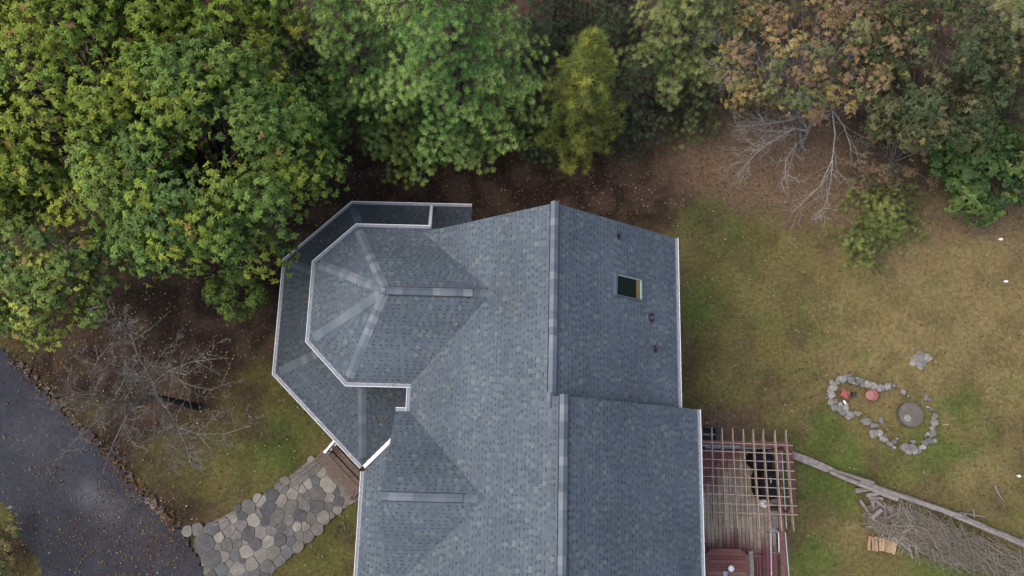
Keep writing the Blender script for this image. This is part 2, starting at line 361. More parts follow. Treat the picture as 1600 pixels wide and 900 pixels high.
def clip_half(poly, nx_, ny_, d):
    out = []
    for i in range(len(poly)):
        p, q = poly[i], poly[(i + 1) % len(poly)]
        a = p[0] * nx_ + p[1] * ny_ - d; b = q[0] * nx_ + q[1] * ny_ - d
        if a <= 0: out.append(p)
        if (a < 0 < b) or (b < 0 < a): t = a / (a - b); out.append((p[0] + (q[0] - p[0]) * t, p[1] + (q[1] - p[1]) * t))
    return out
CEN = []
for x, y, r in FS:
    p = at(280 + x / 4.5, 700 + y / 4.5); CEN.append((p.x, p.y, r / 4.5 / 40.4))
for i, (x, y, r) in enumerate(CEN):
    rr = random.Random(i * 7 + 1)
    poly = [(x + r * 1.36 * rr.uniform(.86, 1.05) * math.cos(a * math.pi / 6 + .2), y + r * 1.36 * rr.uniform(.86, 1.05) * math.sin(a * math.pi / 6 + .2)) for a in range(12)]
    for j, (x2, y2, r2) in enumerate(CEN):
        if j == i: continue
        ddx, ddy = x2 - x, y2 - y; d = math.hypot(ddx, ddy)
        if d > r + r2 + .6 or d < 1e-6: continue
        t = (d * d + r * r - r2 * r2) / (2 * d)                  # power diagram
        t = max(t, r * .45)
        poly = clip_half(poly, ddx / d, ddy / d, (x * ddx + y * ddy) / d + t - .007)
        if len(poly) < 3: break
    if len(poly) < 3: continue
    for _ in range(1):                                       # rounded corners
        new = []
        for a in range(len(poly)):
            p, q_ = poly[a], poly[(a + 1) % len(poly)]
            new += [(p[0] * .84 + q_[0] * .16, p[1] * .84 + q_[1] * .16), (p[0] * .16 + q_[0] * .84, p[1] * .16 + q_[1] * .84)]
        poly = [new[0]] + [new[a] for a in range(1, len(new)) if math.hypot(new[a][0] - new[a - 1][0], new[a][1] - new[a - 1][1]) > .012]
    h = .06 + rr.uniform(-.01, .014); tx, ty = rr.uniform(-.03, .03), rr.uniform(-.03, .03)
    zz = lambda p: h + (p[0] - x) * tx + (p[1] - y) * ty
    inn = [((p[0] - x) * .955 + x, (p[1] - y) * .955 + y) for p in poly]
    m = MB(); k = len(poly); b = 0
    m.v = [(p[0], p[1], .0) for p in poly] + [(p[0], p[1], zz(p) - .012) for p in poly] + [(p[0], p[1], zz(p)) for p in inn]
    for t in range(2):
        for a in range(k): m.f.append((t * k + a, t * k + (a + 1) % k, (t + 1) * k + (a + 1) % k, (t + 1) * k + a)); m.c.append((1, 1, 1))
    m.f.append(tuple(range(2 * k, 3 * k))); m.c.append((1, 1, 1))
    m.build('flagstone', 'stone', path)

# stones along the driveway
edging = thing('driveway_edging', 'broken line of small dark stones edging the asphalt driveway', 'stone edging', at(150, 690))
ELINE = [(12, 551), (60, 600), (110, 650), (160, 702), (205, 750), (250, 797), (280, 822)]
spots = []
rr = random.Random(4)
for i in range(len(ELINE) - 1):
    (x1, y1), (x2, y2) = ELINE[i], ELINE[i + 1]; L = math.hypot(x2 - x1, y2 - y1); n = int(L / 8.5)
    for k in range(n):
        t = (k + rr.uniform(.2, .8)) / n
        if rr.random() < .62: spots.append((x1 + (x2 - x1) * t + rr.uniform(-6, 6), y1 + (y2 - y1) * t + rr.uniform(-5, 5), rr.uniform(1.6, 4.0)))
spots += [(34, 571, 5.5), (43, 580, 4.5), (57, 590, 4.5), (74, 607, 4), (232, 782, 5.5), (241, 789, 6), (251, 797, 6.5), (256, 806, 5), (10, 784, 4), (17, 793, 4.5), (21, 799, 4), (26, 804, 4.5), (28, 814, 3.5), (33, 826, 4)]
for i, (u, v, r) in enumerate(spots):
    p = at(u, v); s = r / 40
    rock('stone', (p.x, p.y, .03), s * rr.uniform(.95, 1.3), s * rr.uniform(.75, 1), s * .3, rr.uniform(0, 3.1), 'edge_rock', edging, 100 + i)

# ---------------------------------------------------------------- the house
EXPO = .143
house = thing('house', 'large house with blue grey shingle roofs, octagonal bay and wraparound porch', 'house', (0, 0, 0))
SHC = [np.array(c) for c in ((.112, .138, .172), (.12, .146, .18), (.105, .131, .166), (.126, .15, .18))]
def clip_poly(poly, conv):
    for i in range(len(conv)):
        (x1, y1), (x2, y2) = conv[i], conv[(i + 1) % len(conv)]
        poly = clip_half(poly, (y2 - y1), -(x2 - x1), (y2 - y1) * x1 - (x2 - x1) * y1)
        if len(poly) < 3: return []
    return poly
def seg_clip(t, s0, s1, conv):
    for i in range(len(conv)):
        (x1, y1), (x2, y2) = conv[i], conv[(i + 1) % len(conv)]
        nx_, ny_ = y2 - y1, -(x2 - x1); d = nx_ * x1 + ny_ * y1
        a, b = nx_ * s0 + ny_ * t - d, nx_ * s1 + ny_ * t - d
        if a > 0 and b > 0: return None
        if a > 0: s0 = s0 + (s1 - s0) * a / (a - b)
        elif b > 0: s1 = s0 + (s1 - s0) * a / (a - b)
    return (s0, s1) if s1 - s0 > .01 else None
def shingle_plane(m, pts, seed, slab=None, tone=1.0):
    """pts: convex 3D polygon, counter-clockwise from above, pts[0]-pts[1] the eave.  Lays courses of laminated shingles on it."""
    r = random.Random(seed); P = [Vector(p) for p in pts]; e = (P[1] - P[0]).normalized()
    n = Vector((0, 0, 0))
    for i in range(len(P)): n += (P[i] - P[0]).cross(P[(i + 1) % len(P)] - P[0])
    n.normalize(); u = n.cross(e)
    conv = [((p - P[0]).dot(e), (p - P[0]).dot(u)) for p in P]
    smin = min(c[0] for c in conv); smax = max(c[0] for c in conv); tmax = max(c[1] for c in conv)
    W = lambda s, t, h: P[0] + e * s + u * t + n * h
    if slab is not None:
        top = [p - n * .004 for p in P]; bot = [p - Vector((0, 0, .16)) for p in P]; slab.hexa(bot, top)
    k = 0
    while k * EXPO < tmax:
        t0 = k * EXPO; t1 = t0 + EXPO; hb = lambda t, a=0: .007 - .005 * (t - t0) / EXPO + a
        def quad(s0, s1, ta, tb, a, col):
            c = clip_poly([(s0, ta), (s1, ta), (s1, tb), (s0, tb)], conv)
            if len(c) > 2: m.face([W(s, t, hb(t, a)) for s, t in c], col)
        def butt(s0, s1, h0, h1, col):
            q = seg_clip(t0 + 1e-4, s0, s1, conv)
            if q: m.face([W(q[0], t0, h0), W(q[1], t0, h0), W(q[1], t0, h1), W(q[0], t0, h1)], col)
        s = smin - r.uniform(0, .9)
        drift = tone * (1 + .05 * math.sin(k * .37 + seed))
        while s < smax:                                            # backing strips
            L = r.uniform(.8, 1.0); c = SHC[r.randrange(4)] * drift * r.uniform(.92, 1.02)
            quad(s, s + L, t0, t1, 0, tuple(c)); butt(s, s + L, -.004, .007, tuple(c * .8)); s += L
        s = smin - r.uniform(0, .3); run = 0
        while s < smax:
            L = r.uniform(.075, .18); x = r.random()
            if run > 0 and x < .35: f = r.uniform(1.1, 1.28); tint = np.array([1.05, 1.02, .9]); run -= 1
            elif x < .13: f = r.uniform(1.08, 1.3); tint = np.array([1.06, 1.03, .88]); run = 2
            elif x < .3: f = r.uniform(1.03, 1.15); tint = np.array([1.0, 1.0, .97])
            else: f = r.uniform(.93, 1.05); tint = np.array([1, 1, 1])
            c = tuple(SHC[r.randrange(4)] * f * tint * drift)
            quad(s, s + L, t0, t1, .0055, c); butt(s, s + L, .0, .0125, tuple(np.array(c) * .8))
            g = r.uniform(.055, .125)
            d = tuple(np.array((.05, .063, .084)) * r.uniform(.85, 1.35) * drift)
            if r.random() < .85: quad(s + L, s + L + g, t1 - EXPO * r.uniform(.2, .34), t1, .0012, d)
            s += L + g
        k += 1
CAPC = [(.14, .167, .202), (.17, .196, .228), (.215, .236, .262), (.155, .181, .215), (.125, .152, .186)]
def cap_run(parent, p, q, d1, d2, wing=.145, lift=.02, step=.235, seed=0, bright=1.0, name='ridge_cap_shingle'):
    """overlapping cap shingles from p up to q; d1, d2 point down either slope, square to the line"""
    p, q, d1, d2 = Vector(p), Vector(q), Vector(d1).normalized(), Vector(d2).normalized()
    r = random.Random(seed); L = (q - p).length; e = (q - p) / L; n = max(1, round(L / step)); st = L / n; up = Vector((0, 0, 1))
    for i in range(n):
        a = p + e * (i * st - .02); b = p + e * ((i + 1) * st + .03)
        ha, hb = lift + .016, lift + .003; j = r.uniform(-.006, .006)
        def sec(c, h): return [c + d1 * (wing + j) + up * h, c + up * (h + .012), c + d2 * (wing - j) + up * h]
        A, B = sec(a, ha), sec(b, hb); A0, B0 = [x - up * (.03 + lift) for x in A], [x - up * (.03 + lift) for x in B]
        m = MB(); c = tuple(np.array(CAPC[r.randrange(5)]) * bright * r.uniform(.93, 1.08)); dk = tuple(np.array(c) * .6)
        m.solid(A + B, [(0, 1, 4, 3), (1, 2, 5, 4)], c)
        m.solid(A + A0, [(0, 3, 4, 1), (1, 4, 5, 2)], dk); m.solid(A + B + A0 + B0, [(0, 3, 9, 6), (2, 8, 11, 5)], dk)
        m.solid(B + B0, [(1, 4, 3, 0), (2, 5, 4, 1)], dk)
        o = m.build(name, 'shingle', parent)
def slope_dir(pts):
    P = [Vector(p) for p in pts]; n = (P[1] - P[0]).cross(P[2] - P[0]).normalized()
    return n
def down_perp(nrm, e):
    d = Vector(e).normalized().cross(nrm)
    return d if d.z < 0 else -d

M_ = .7888
XR, ZR, YA = 1.0596, 8.615, 7.641
XE, ZE = 5.211, 8.615 - M_ * (5.211 - 1.0596)
XB, YB = 1.3735, 2.015; ZB = ZR + M_ * (XB - XR); XE2 = 5.794; ZE2 = ZB - M_ * (XE2 - XB)
XL = -3.3177; ZL = ZR - M_ * (XR - XL); YBOT = -7.5
XG, YG, ZG = -3.7546, -.829, 7.184; WG = (ZG - ZL) / M_
XO, YO, ZO = -3.973, 5.2126, 7.2145; WO = (ZO - ZL) / M_
# main roof
sl_ = MB(); sh = MB()
ZLx = lambda x: ZR - M_ * (XR - x)
pA_r = [(XE, YB - .3, ZE), (XE, YA, ZE), (XR, YA, ZR), (XR, YB - .3, ZR)]
pA_l = [(XL, YA, ZL), (XL, YBOT, ZL), (XR, YBOT, ZR), (XR, YA, ZR)]
pB_r = [(XE2, YBOT, ZE2), (XE2, YB, ZE2), (XB, YB, ZB), (XB, YBOT, ZB)]
pB_l = [(XR - .05, YB, ZLx(XR - .05)), (XR - .05, YBOT, ZLx(XR - .05)), (XB, YBOT, ZB), (XB, YB, ZB)]
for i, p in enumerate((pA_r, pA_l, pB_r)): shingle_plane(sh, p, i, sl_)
# the taller wing's slope simply runs on past the lower ridge
shb = MB(); k0 = math.ceil(math.hypot(XR - XL, ZR - ZL) / EXPO - 1e-6) * EXPO
xs = XL + k0 * math.cos(math.atan(M_)) - EXPO * math.cos(math.atan(M_))
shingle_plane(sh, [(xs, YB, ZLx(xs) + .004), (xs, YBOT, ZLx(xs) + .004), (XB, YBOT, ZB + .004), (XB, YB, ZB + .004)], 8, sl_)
main_roof = sl_.build('main_roof', 'white_metal', house)
tag(sh.build('shingles', 'shingle', main_roof), kind='stuff')
dl, dr = Vector((-1, 0, -M_)), Vector((1, 0, -M_))
cap_run(main_roof, (XR, YB + .12, ZR), (XR, YA + .03, ZR), dl, dr, lift=.045, seed=1, bright=1.12)
cap_run(main_roof, (XR - .05, YB - .3, ZR), (XR - .05, YB + .08, ZR), dl, dr, lift=.015, seed=2, wing=.14)
cap_run(main_roof, (XB, YBOT, ZB), (XB, YB + .02, ZB), dl, dr, lift=.045, seed=3, bright=1.12)
for x, y0, y1, z in ((XR, YB + .15, YA - .02, ZR), (XB, YBOT, YB - .02, ZB)):                # ridge vents under the caps
    for s in (-1, 1):
        m = MB(); m.beam((x + s * .127, y0, z - .075), (x + s * .127, y1, z - .075), .026, .06); m.build('ridge_vent', 'vent_black', main_roof)
# octagonal bay roof
oc = [Vector((-1.9, YO + WO, ZL)), Vector((-5.392, YO + WO, ZL)), Vector((-6.689, 6.55, ZL)), Vector((-6.689, 3.935, ZL)),
      Vector((at(542, 595, ZL).x, YO - WO, ZL)), Vector((XL, YO - WO, ZL))]
pk = Vector((XO, YO, ZO)); pe = Vector((XR - (ZR - ZO) / M_, YO, ZO)); pe2 = pe + Vector((.35, 0, 0))
sl_ = MB(); sh = MB()
bay_planes = [[oc[0], oc[1], pk, pe], [oc[1], oc[2], pk], [oc[2], oc[3], pk], [oc[3], oc[4], pk], [oc[4], oc[5], pe, pk]]
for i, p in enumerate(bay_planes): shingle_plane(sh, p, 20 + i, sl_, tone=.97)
bay_roof = sl_.build('bay_roof', 'white_metal', house); tag(sh.build('shingles', 'shingle', bay_roof), kind='stuff')
nr = [slope_dir(p) for p in bay_planes]
for i in range(4):
    c = oc[i + 1]; e = (pk - c)
    cap_run(bay_roof, c + e * .06, pk - e * .0, down_perp(nr[i], e), down_perp(nr[i + 1], e), wing=.15, lift=.008, seed=30 + i, name='hip_cap_shingle')
rl = at(737, 456, ZO).x
du, dd = Vector((0, 1, -M_)), Vector((0, -1, -M_))
cap_run(bay_roof, (pe.x + .02, YO, ZO), (rl, YO, ZO), du, dd, lift=.012, seed=41)
cap_run(bay_roof, (XO + .08, YO, ZO), (rl, YO, ZO), du, dd, lift=.05, seed=42, bright=1.12)
for s in (-1, 1):
    m = MB(); m.beam((XO + .1, YO + s * .127, ZO - .072), (rl + .02, YO + s * .127, ZO - .072), .026, .06); m.build('ridge_vent', 'vent_black', bay_roof)
cap_run(bay_roof, pk + Vector((-.2, 0, -.1)), pk + Vector((.25, 0, .0)), du, dd, lift=.02, seed=43)
# cross gable
XGv = XR - (ZR - ZG) / M_
sl_ = MB(); sh = MB()
g_planes = [[(XL + .0, YG + WG, ZL), (XG, YG + WG, ZL), (XG, YG, ZG), (XGv, YG, ZG)], [(XG, YG - WG, ZL), (XL, YG - WG, ZL), (XGv, YG, ZG), (XG, YG, ZG)]]
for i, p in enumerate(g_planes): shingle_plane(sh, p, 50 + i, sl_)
gable_roof = sl_.build('gable_roof', 'white_metal', house); tag(sh.build('shingles', 'shingle', gable_roof), kind='stuff')
rl = at(722, 777, ZG).x
cap_run(gable_roof, (XGv, YG, ZG), (rl, YG, ZG), du, dd, lift=.012, seed=51)
cap_run(gable_roof, (XG + .03, YG, ZG), (rl, YG, ZG), du, dd, lift=.05, seed=52, bright=1.12)
for s in (-1, 1):
    m = MB(); m.beam((XG + .03, YG + s * .127, ZG - .072), (rl + .02, YG + s * .127, ZG - .072), .026, .06); m.build('ridge_vent', 'vent_black', gable_roof)
# wraparound porch roof
ZP, MP = 2.78, .36
c0 = at(737, 324, ZP); c1 = at(551, 318.5, ZP); c2 = at(447, 407, ZP); c3 = at(430, 583, ZP); c4_ = at(566, 728, ZP)
yt = (c0.y + c1.y) / 2; c0.y = c1.y = yt; xl_ = (c2.x + c3.x) / 2; c2.x = c3.x = xl_
def inner(c_prev, c, c_next, dist):
    """corner moved inward by dist from both eaves (walking with the house on the left)"""
    e1 = (c - c_prev).normalized(); e2 = (c_next - c).normalized(); n1 = Vector((-e1.y, e1.x, 0)); n2 = Vector((-e2.y, e2.x, 0))
    k = 1 + n1.dot(n2); return c + (n1 + n2) * (dist / k)
DEP = 2.0; zi = ZP + MP * DEP; up_ = Vector((0, 0, MP * DEP))
i0 = Vector((c0.x, c0.y - DEP, zi)); i1 = inner(c0, c1, c2, DEP) + up_; i2 = inner(c1, c2, c3, DEP) + up_; i3 = inner(c2, c3, c4_, DEP) + up_
e34 = (c4_ - c3).normalized(); n34 = Vector((-e34.y, e34.x, 0)); 
gdir = n34                                                         # the end eave leaves the corner square to the long one
i4 = inner(c3, c4_, c4_ + gdir * 3, DEP) + up_
gend = c4_ + gdir * 2.9
sl_ = MB(); sh = MB()
p_planes = [[c0, c1, i1, i0], [c1, c2, i2, i1], [c2, c3, i3, i2], [c3, c4_, i4, i3], [c4_, gend, gend - e34 * DEP + up_, i4]]
for i, p in enumerate(p_planes): shingle_plane(sh, p, 60 + i, sl_, tone=(.48, .48, .5, .68, .6)[i])  # low tones put tree shade into the porch shingle colour, deepest at upper left
# strip along the gable wall
s0 = at(568.5, 741, ZP - .06); s1 = Vector((s0.x + .0, YBOT, ZP - .06)); WS = XG + .55 - s0.x
pS = [s0, s1, s1 + Vector((WS, 0, MP * WS)), s0 + Vector((WS, 1.5, MP * WS)), s0 + Vector((.0, .12, 0))]
gl = c4_ + e34 * .17; gy_ = lambda x: gl.y + (x - gl.x) * gdir.y / gdir.x
s0.y = gy_(s0.x); pS = [s0, s1, s1 + Vector((WS, 0, MP * WS)), Vector((s0.x + WS, gy_(s0.x + WS), s0.z + MP * WS))]
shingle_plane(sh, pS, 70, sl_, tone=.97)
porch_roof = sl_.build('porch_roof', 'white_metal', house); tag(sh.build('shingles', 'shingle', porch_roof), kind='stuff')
nr = [slope_dir(p) for p in p_planes]
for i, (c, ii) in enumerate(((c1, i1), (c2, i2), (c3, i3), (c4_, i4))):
    e = ii - c; cap_run(porch_roof, c + e * (.08 if i < 3 else .1), ii, down_perp(nr[i], e), down_perp(nr[i + 1], e), wing=.15, lift=.006, seed=80 + i, bright=.52 if i < 2 else (.62 if i == 2 else .72), name='hip_cap_shingle')  # hip caps dimmed to match the tree shade painted into the porch shingles

# gutters: white trough, grey guard strip
GP = [(0, 0), (0, -.11), (.085, -.11), (.125, -.03), (.125, .012), (.105, .012), (.105, -.03), (.07, -.1), (.012, -.1), (.012, 0)]
def sweep(m, line, prof, col=(1, 1, 1)):
    line = [Vector(p) for p in line]; k = len(prof); base = len(m.v)
    for i, p in enumerate(line):
        e1 = (line[i] - line[i - 1]).normalized() if i else (line[1] - line[0]).normalized()
        e2 = (line[i + 1] - line[i]).normalized() if i < len(line) - 1 else e1
        n1 = Vector((e1.y, -e1.x, 0)).normalized(); n2 = Vector((e2.y, -e2.x, 0)).normalized(); o_ = (n1 + n2) / (1 + n1.dot(n2))
        for d, h in prof: q = p + o_ * d; m.v.append((q.x, q.y, q.z + h))
    for i in range(len(line) - 1):
        for j in range(k): m.f.append((base + i * k + j, base + (i + 1) * k + j, base + (i + 1) * k + (j + 1) % k, base + i * k + (j + 1) % k)); m.c.append(col)
    m.f.append(tuple(base + j for j in range(k))); m.c.append(col)
    m.f.append(tuple(base + (len(line) - 1) * k + j for j in range(k))[::-1]); m.c.append(col)
def gutter(line, guard=True):
    """walk with the roof on the left: the trough hangs to the right"""
    m = MB(); line = [Vector(p) - Vector((0, 0, .02)) for p in line]; sweep(m, line, GP); g = m.build('gutter', 'white_metal', house)
    if guard:
        m = MB(); sweep(m, line, [(.014, -.022), (.014, -.014), (.098, -.010), (.098, -.018)]); m.build('gutter_guard', 'guard_metal', g)
        L = sum((line[i + 1] - line[i]).length for i in range(len(line) - 1)); d = .6
        while d < L - .2:
            acc = d
            for i in range(len(line) - 1):
                s = (line[i + 1] - line[i]); 
                if acc <= s.length: break
                acc -= s.length
            e = s.normalized(); nn = Vector((e.y, -e.x, 0)); p = line[i] + e * acc + nn * .06
            m = MB(); m.box((p.x, p.y, p.z), (.025, .1, .012), math.atan2(e.y, e.x)); m.build('bracket', 'steel_grey', g)
            d += 1.25
    return g
gutter([(XE, YB + .02, ZE), (XE, YA, ZE)]); gutter([(XE2, YBOT, ZE2), (XE2, YB, ZE2)])
e_ = Vector((.02, 0, 0))
gutter([Vector((at(672, 357, ZL).x, YO + WO, ZL)), oc[1], oc[2], oc[3], oc[4], Vector((XL, YO - WO, ZL)), Vector((XL, YG + WG, ZL)), Vector((XG, YG + WG, ZL))][:6])
gutter([Vector((XL, YO - WO - .14, ZL)), Vector((XL, YG + WG + .0, ZL))])
gutter([Vector((XL - .14, YG + WG, ZL)), Vector((XG, YG + WG, ZL))])
gutter([c0, c1, c2, c3, c4_])
gutter([c4_ + gdir * .0, c4_ + gdir * 1.42], guard=False)
m = MB(); a, b = c4_ + gdir * .02, c4_ + gdir * 1.42; nn = -n34.cross(Vector((0, 0, 1)))
off = Vector((e34.x, e34.y, 0)) * .06 + Vector((0, 0, .0))
m.beam(a + off, b + off, .125, .02); m.build('gutter_cover', 'white_metal', house)
gutter([s0, s1])
# downspout that drops from the upper gutter across the porch roof
pa, pb = at(671.5, 357, ZL - .1), at(674.5, 322, ZP + .12)
m = MB(); m.beam(pa, pb, .1, .08); m.build('downspout', 'white_metal', house)
# walls below the eaves
def wall(poly, z0, z1, mat='siding'):
    m = MB(); k = len(poly)
    # clapboards: each course leans out a little at its foot
    cx = sum(p[0] for p in poly) / k; cy = sum(p[1] for p in poly) / k
    n = int((z1 - z0) / .2)
    for i in range(n):
        a, b = z0 + (z1 - z0) * i / n, z0 + (z1 - z0) * (i + 1) / n
        bot = [(p[0] + (p[0] - cx) * .004, p[1] + (p[1] - cy) * .004, a) for p in poly]; top = [(p[0], p[1], b) for p in poly]
        m.hexa(bot, top)
    m.build('wall', mat, house)
wall([(XL + .4, YBOT + .1), (XE2 - .45, YBOT + .1), (XE2 - .45, YB - .35), (XL + .4, YB - .35)], -.3, ZL - .05)
wall([(XL + .41, YB - .34), (XE - .4, YB - .34), (XE - .4, YA - .4), (XL + .41, YA - .4)], -.3, ZL - .05)
def inset(poly, d):
    k = len(poly); return [inner(poly[i - 1], poly[i], poly[(i + 1) % k], d) for i in range(k)]
bayw = inset([Vector((XL + .6, YO + WO, 0)), *[Vector((p.x, p.y, 0)) for p in oc[1:5]], Vector((XL + .6, YO - WO, 0))], .42)
wall([(p.x, p.y) for p in bayw], -.3, ZL - .06)
wall([(XG + .4, YG - WG + .35), (XL + .45, YG - WG + .35), (XL + .45, YG + WG - .35), (XG + .4, YG + WG - .35)], -.3, ZL - .06)
# gable triangles
for x, y0, z0, y1, half in ():
    pass
m = MB(); m.hexa([(XG + .4, YG - WG + .35, ZL - .1), (XG + .5, YG - WG + .35, ZL - .1), (XG + .5, YG + WG - .35, ZL - .1), (XG + .4, YG + WG - .35, ZL - .1)],
                 [(XG + .4, YG - .05, ZG - .25), (XG + .5, YG - .05, ZG - .25), (XG + .5, YG + .05, ZG - .25), (XG + .4, YG + .05, ZG - .25)]); m.build('gable_wall', 'siding', house)
m = MB(); m.hexa([(XL + .7, YA - .5, ZL - .1), (XE - .5, YA - .5, ZL - .1), (XE - .5, YA - .4, ZL - .1), (XL + .7, YA - .4, ZL - .1)],
                 [(XR - .1, YA - .5, ZR - .3), (XR + .1, YA - .5, ZR - .3), (XR + .1, YA - .4, ZR - .3), (XR - .1, YA - .4, ZR - .3)]); m.build('gable_wall', 'siding', house)
# porch floor, posts
m = MB(); pf = inset([c0 + Vector((1.0, 0, 0)), c1, c2, c3, c4_, c4_ + gdir * 2.5, Vector((XL + .4, c0.y - 4.2, 0))], .35)
m.hexa([(p.x, p.y, .3) for p in pf], [(p.x, p.y, .48) for p in pf]); m.build('porch_floor', 'step_wood', house)
for p in inset([c0, c1, c2, c3, c4_, c4_ + gdir * 2.5], .45)[1:5]:
    m = MB(); m.box((p.x, p.y, 1.6), (.13, .13, 2.26)); m.build('porch_post', 'white_metal', house)
# skylight, vents
th = math.atan(M_)
def on_right(u, v):
    """point of the upper right roof slope under a pixel"""
    z = 7.0
    for _ in range(20): p = at(u, v, z); z = ZR - M_ * (p.x - XR)
    return at(u, v, z)
ex, ey, en = Vector((math.cos(th), 0, -math.sin(th))), Vector((0, 1, 0)), Vector((math.sin(th), 0, math.cos(th)))
skc = (on_right(961.5, 431) + on_right(1000, 467)) / 2
sw, sd = (on_right(1000, 455) - on_right(961.5, 448)).dot(ex) / 2, .5 * (on_right(981, 433) - on_right(981, 464)).dot(ey)
sky_o = bpy.data.objects.new('skylight', None)
bpy.data.objects.remove(sky_o)
def slab_on(m, x0, x1, y0, y1, h0, h1, c=skc):
    B = [c + ex * x + ey * y + en * h0 for x, y in ((x0, y0), (x1, y0), (x1, y1), (x0, y1))]; T = [p + en * (h1 - h0) for p in B]; m.hexa(B, T)
fr = MB(); t_ = .032
for a in ((-sw - t_ - .04, -sw, -sd - t_, sd + t_), (sw, sw + t_, -sd - t_, sd + t_), (-sw, sw, -sd - t_, -sd), (-sw, sw, sd, sd + t_)): slab_on(fr, *a, .0, .09)
skyl = fr.build('skylight', 'skylight_metal', house)
m = MB(); slab_on(m, -sw, sw, -sd, sd, .012, .02); m.build('pane', 'glass', skyl)
m = MB(); slab_on(m, sw - .19, sw - .02, -sd + .015, sd - .015, .0215, .03); m.build('shaft_lining', 'tan_wood', skyl)
m = MB()
for a in ((-sw, -sw + .022, -sd * .3, sd), (sw - .022, sw, -sd, sd), (-sw + .022, sw - .022, sd - .022, sd)): slab_on(m, *a, .031, .075)
m.build('sash', 'green_trim', skyl)
m = MB(); slab_on(m, sw + t_, sw + t_ + .1, -sd - t_, sd + t_, .012, .02); m.build('flashing', 'guard_metal', skyl)
def roof_vent(u, v, kind):
    c = on_right(u, v)
    m = MB(); slab_on(m, -.13, .1, -.14, .14, .012, .022, c) if kind == 1 else slab_on(m, -.05, .07, -.12, .12, .012, .03, c)
    b = m.build('roof_vent', 'guard_metal' if kind == 1 else 'vent_black', house)
    m = MB()
    if kind == 1:
        for a in ((-.1, -.07, -.12, .12), (-.07, .09, .09, .12), (-.07, .09, -.12, -.09), (.06, .09, -.09, -.05), (.06, .09, .05, .09)): slab_on(m, *a, .022, .1, c)
        slab_on(m, .02, .05, -.19, -.122, .022, .06, c)
        m.build('hood', 'vent_black', b)
    else:
        p = c + en * .03
        m.tube([p, p + Vector((0, 0, .3))], .055, 10); m.build('pipe', 'vent_black', b, smooth=False)
roof_vent(965.5, 368, 0); roof_vent(1015.5, 496, 1); roof_vent(1023, 545, 0)

# ---------------------------------------------------------------- porch steps and handrail
e1 = Vector((e34.x, e34.y, 0)); n1 = Vector((n34.x, n34.y, 0))           # along the eave; towards the house
sA, sB = at(510, 700, .4), at(566, 760, .4)
steps = thing('porch_steps', 'weathered brown wooden steps between the flagstone path and the porch', 'steps', at(535, 735))
Ls = 2.0
for k, (off_, z, wd) in enumerate(((-.02, .44, .2), (-.26, .34, .15), (-.43, .32, .15), (-.62, .2, .2), (-.76, .08, .14))):
    c = (sA + sB) / 2 - n1 * (-.24) + n1 * off_; c.z = z
    m = MB(); m.box((c.x, c.y, z), (Ls + .1, wd, .04), math.atan2(e1.y, e1.x), bev=.006); m.build('tread', 'step_wood', steps)
for s in (-1, 1):
    c = (sA + sB) / 2 + e1 * s * (Ls / 2 - .05) + n1 * .3; d = c - n1 * .95
    m = MB(); m.beam((c.x, c.y, .3), (d.x, d.y, .02), .05, .2); m.build('stringer', 'step_wood', steps)
rail = thing('porch_handrail', 'short white handrail with balusters at the top of the porch steps', 'handrail', at(518, 700, .4))
ra, rb = at(523, 688, 1.25), at(508, 706, 1.0)
m = MB(); m.beam(ra, rb, .08, .05); m.build('top_rail', 'white_metal', rail)
m = MB(); m.beam(ra - Vector((0, 0, .7)), rb - Vector((0, 0, .7)), .05, .05); m.build('bottom_rail', 'white_metal', rail)
for k in range(5):
    p = ra.lerp(rb, (k + .3) / 5); m = MB(); m.box((p.x, p.y, p.z - .36), (.035, .035, .68)); m.build('baluster', 'white_metal', rail)
m = MB(); m.box((rb.x, rb.y, .5), (.1, .1, 1.1), math.atan2(e1.y, e1.x)); m.build('newel_post', 'white_metal', rail)
m = MB(); m.tube([at(510, 708, .16), at(496, 722, .13), at(478, 736, .12), at(462, 748, .12), at(446, 757, .1), at(438, 764, .08)], .012, 6); o = m.build('cord', 'cord')
tag(o, 'thin pale cord lying along the upper edge of the flagstone path', 'cord')
m = MB(); m.tube([at(328, 823, .1), at(345, 817, .13), at(364, 808, .11)], [.012, .014, .008], 6); o = m.build('fallen_stick', 'grey_wood'); tag(o, 'thin pale stick lying across the lower left flagstones', 'stick')
m = MB(); m.tube([at(537, 817, .04), at(539, 828, .04)], .012, 6); o = m.build('fallen_stick', 'grey_wood'); tag(o, 'tiny pale stick on the grass between the path and the gable wall', 'stick')
m = MB(); m.box((*at(561, 767, .12)[:2], .12), (.16, .1, .16), .6, bev=.02); m.box((*at(564, 762, .2)[:2], .18), (.07, .2, .05), .6); o = m.build('downspout_elbow', 'white_metal'); tag(o, 'small white downspout elbow at the foot of the porch steps', 'downspout')

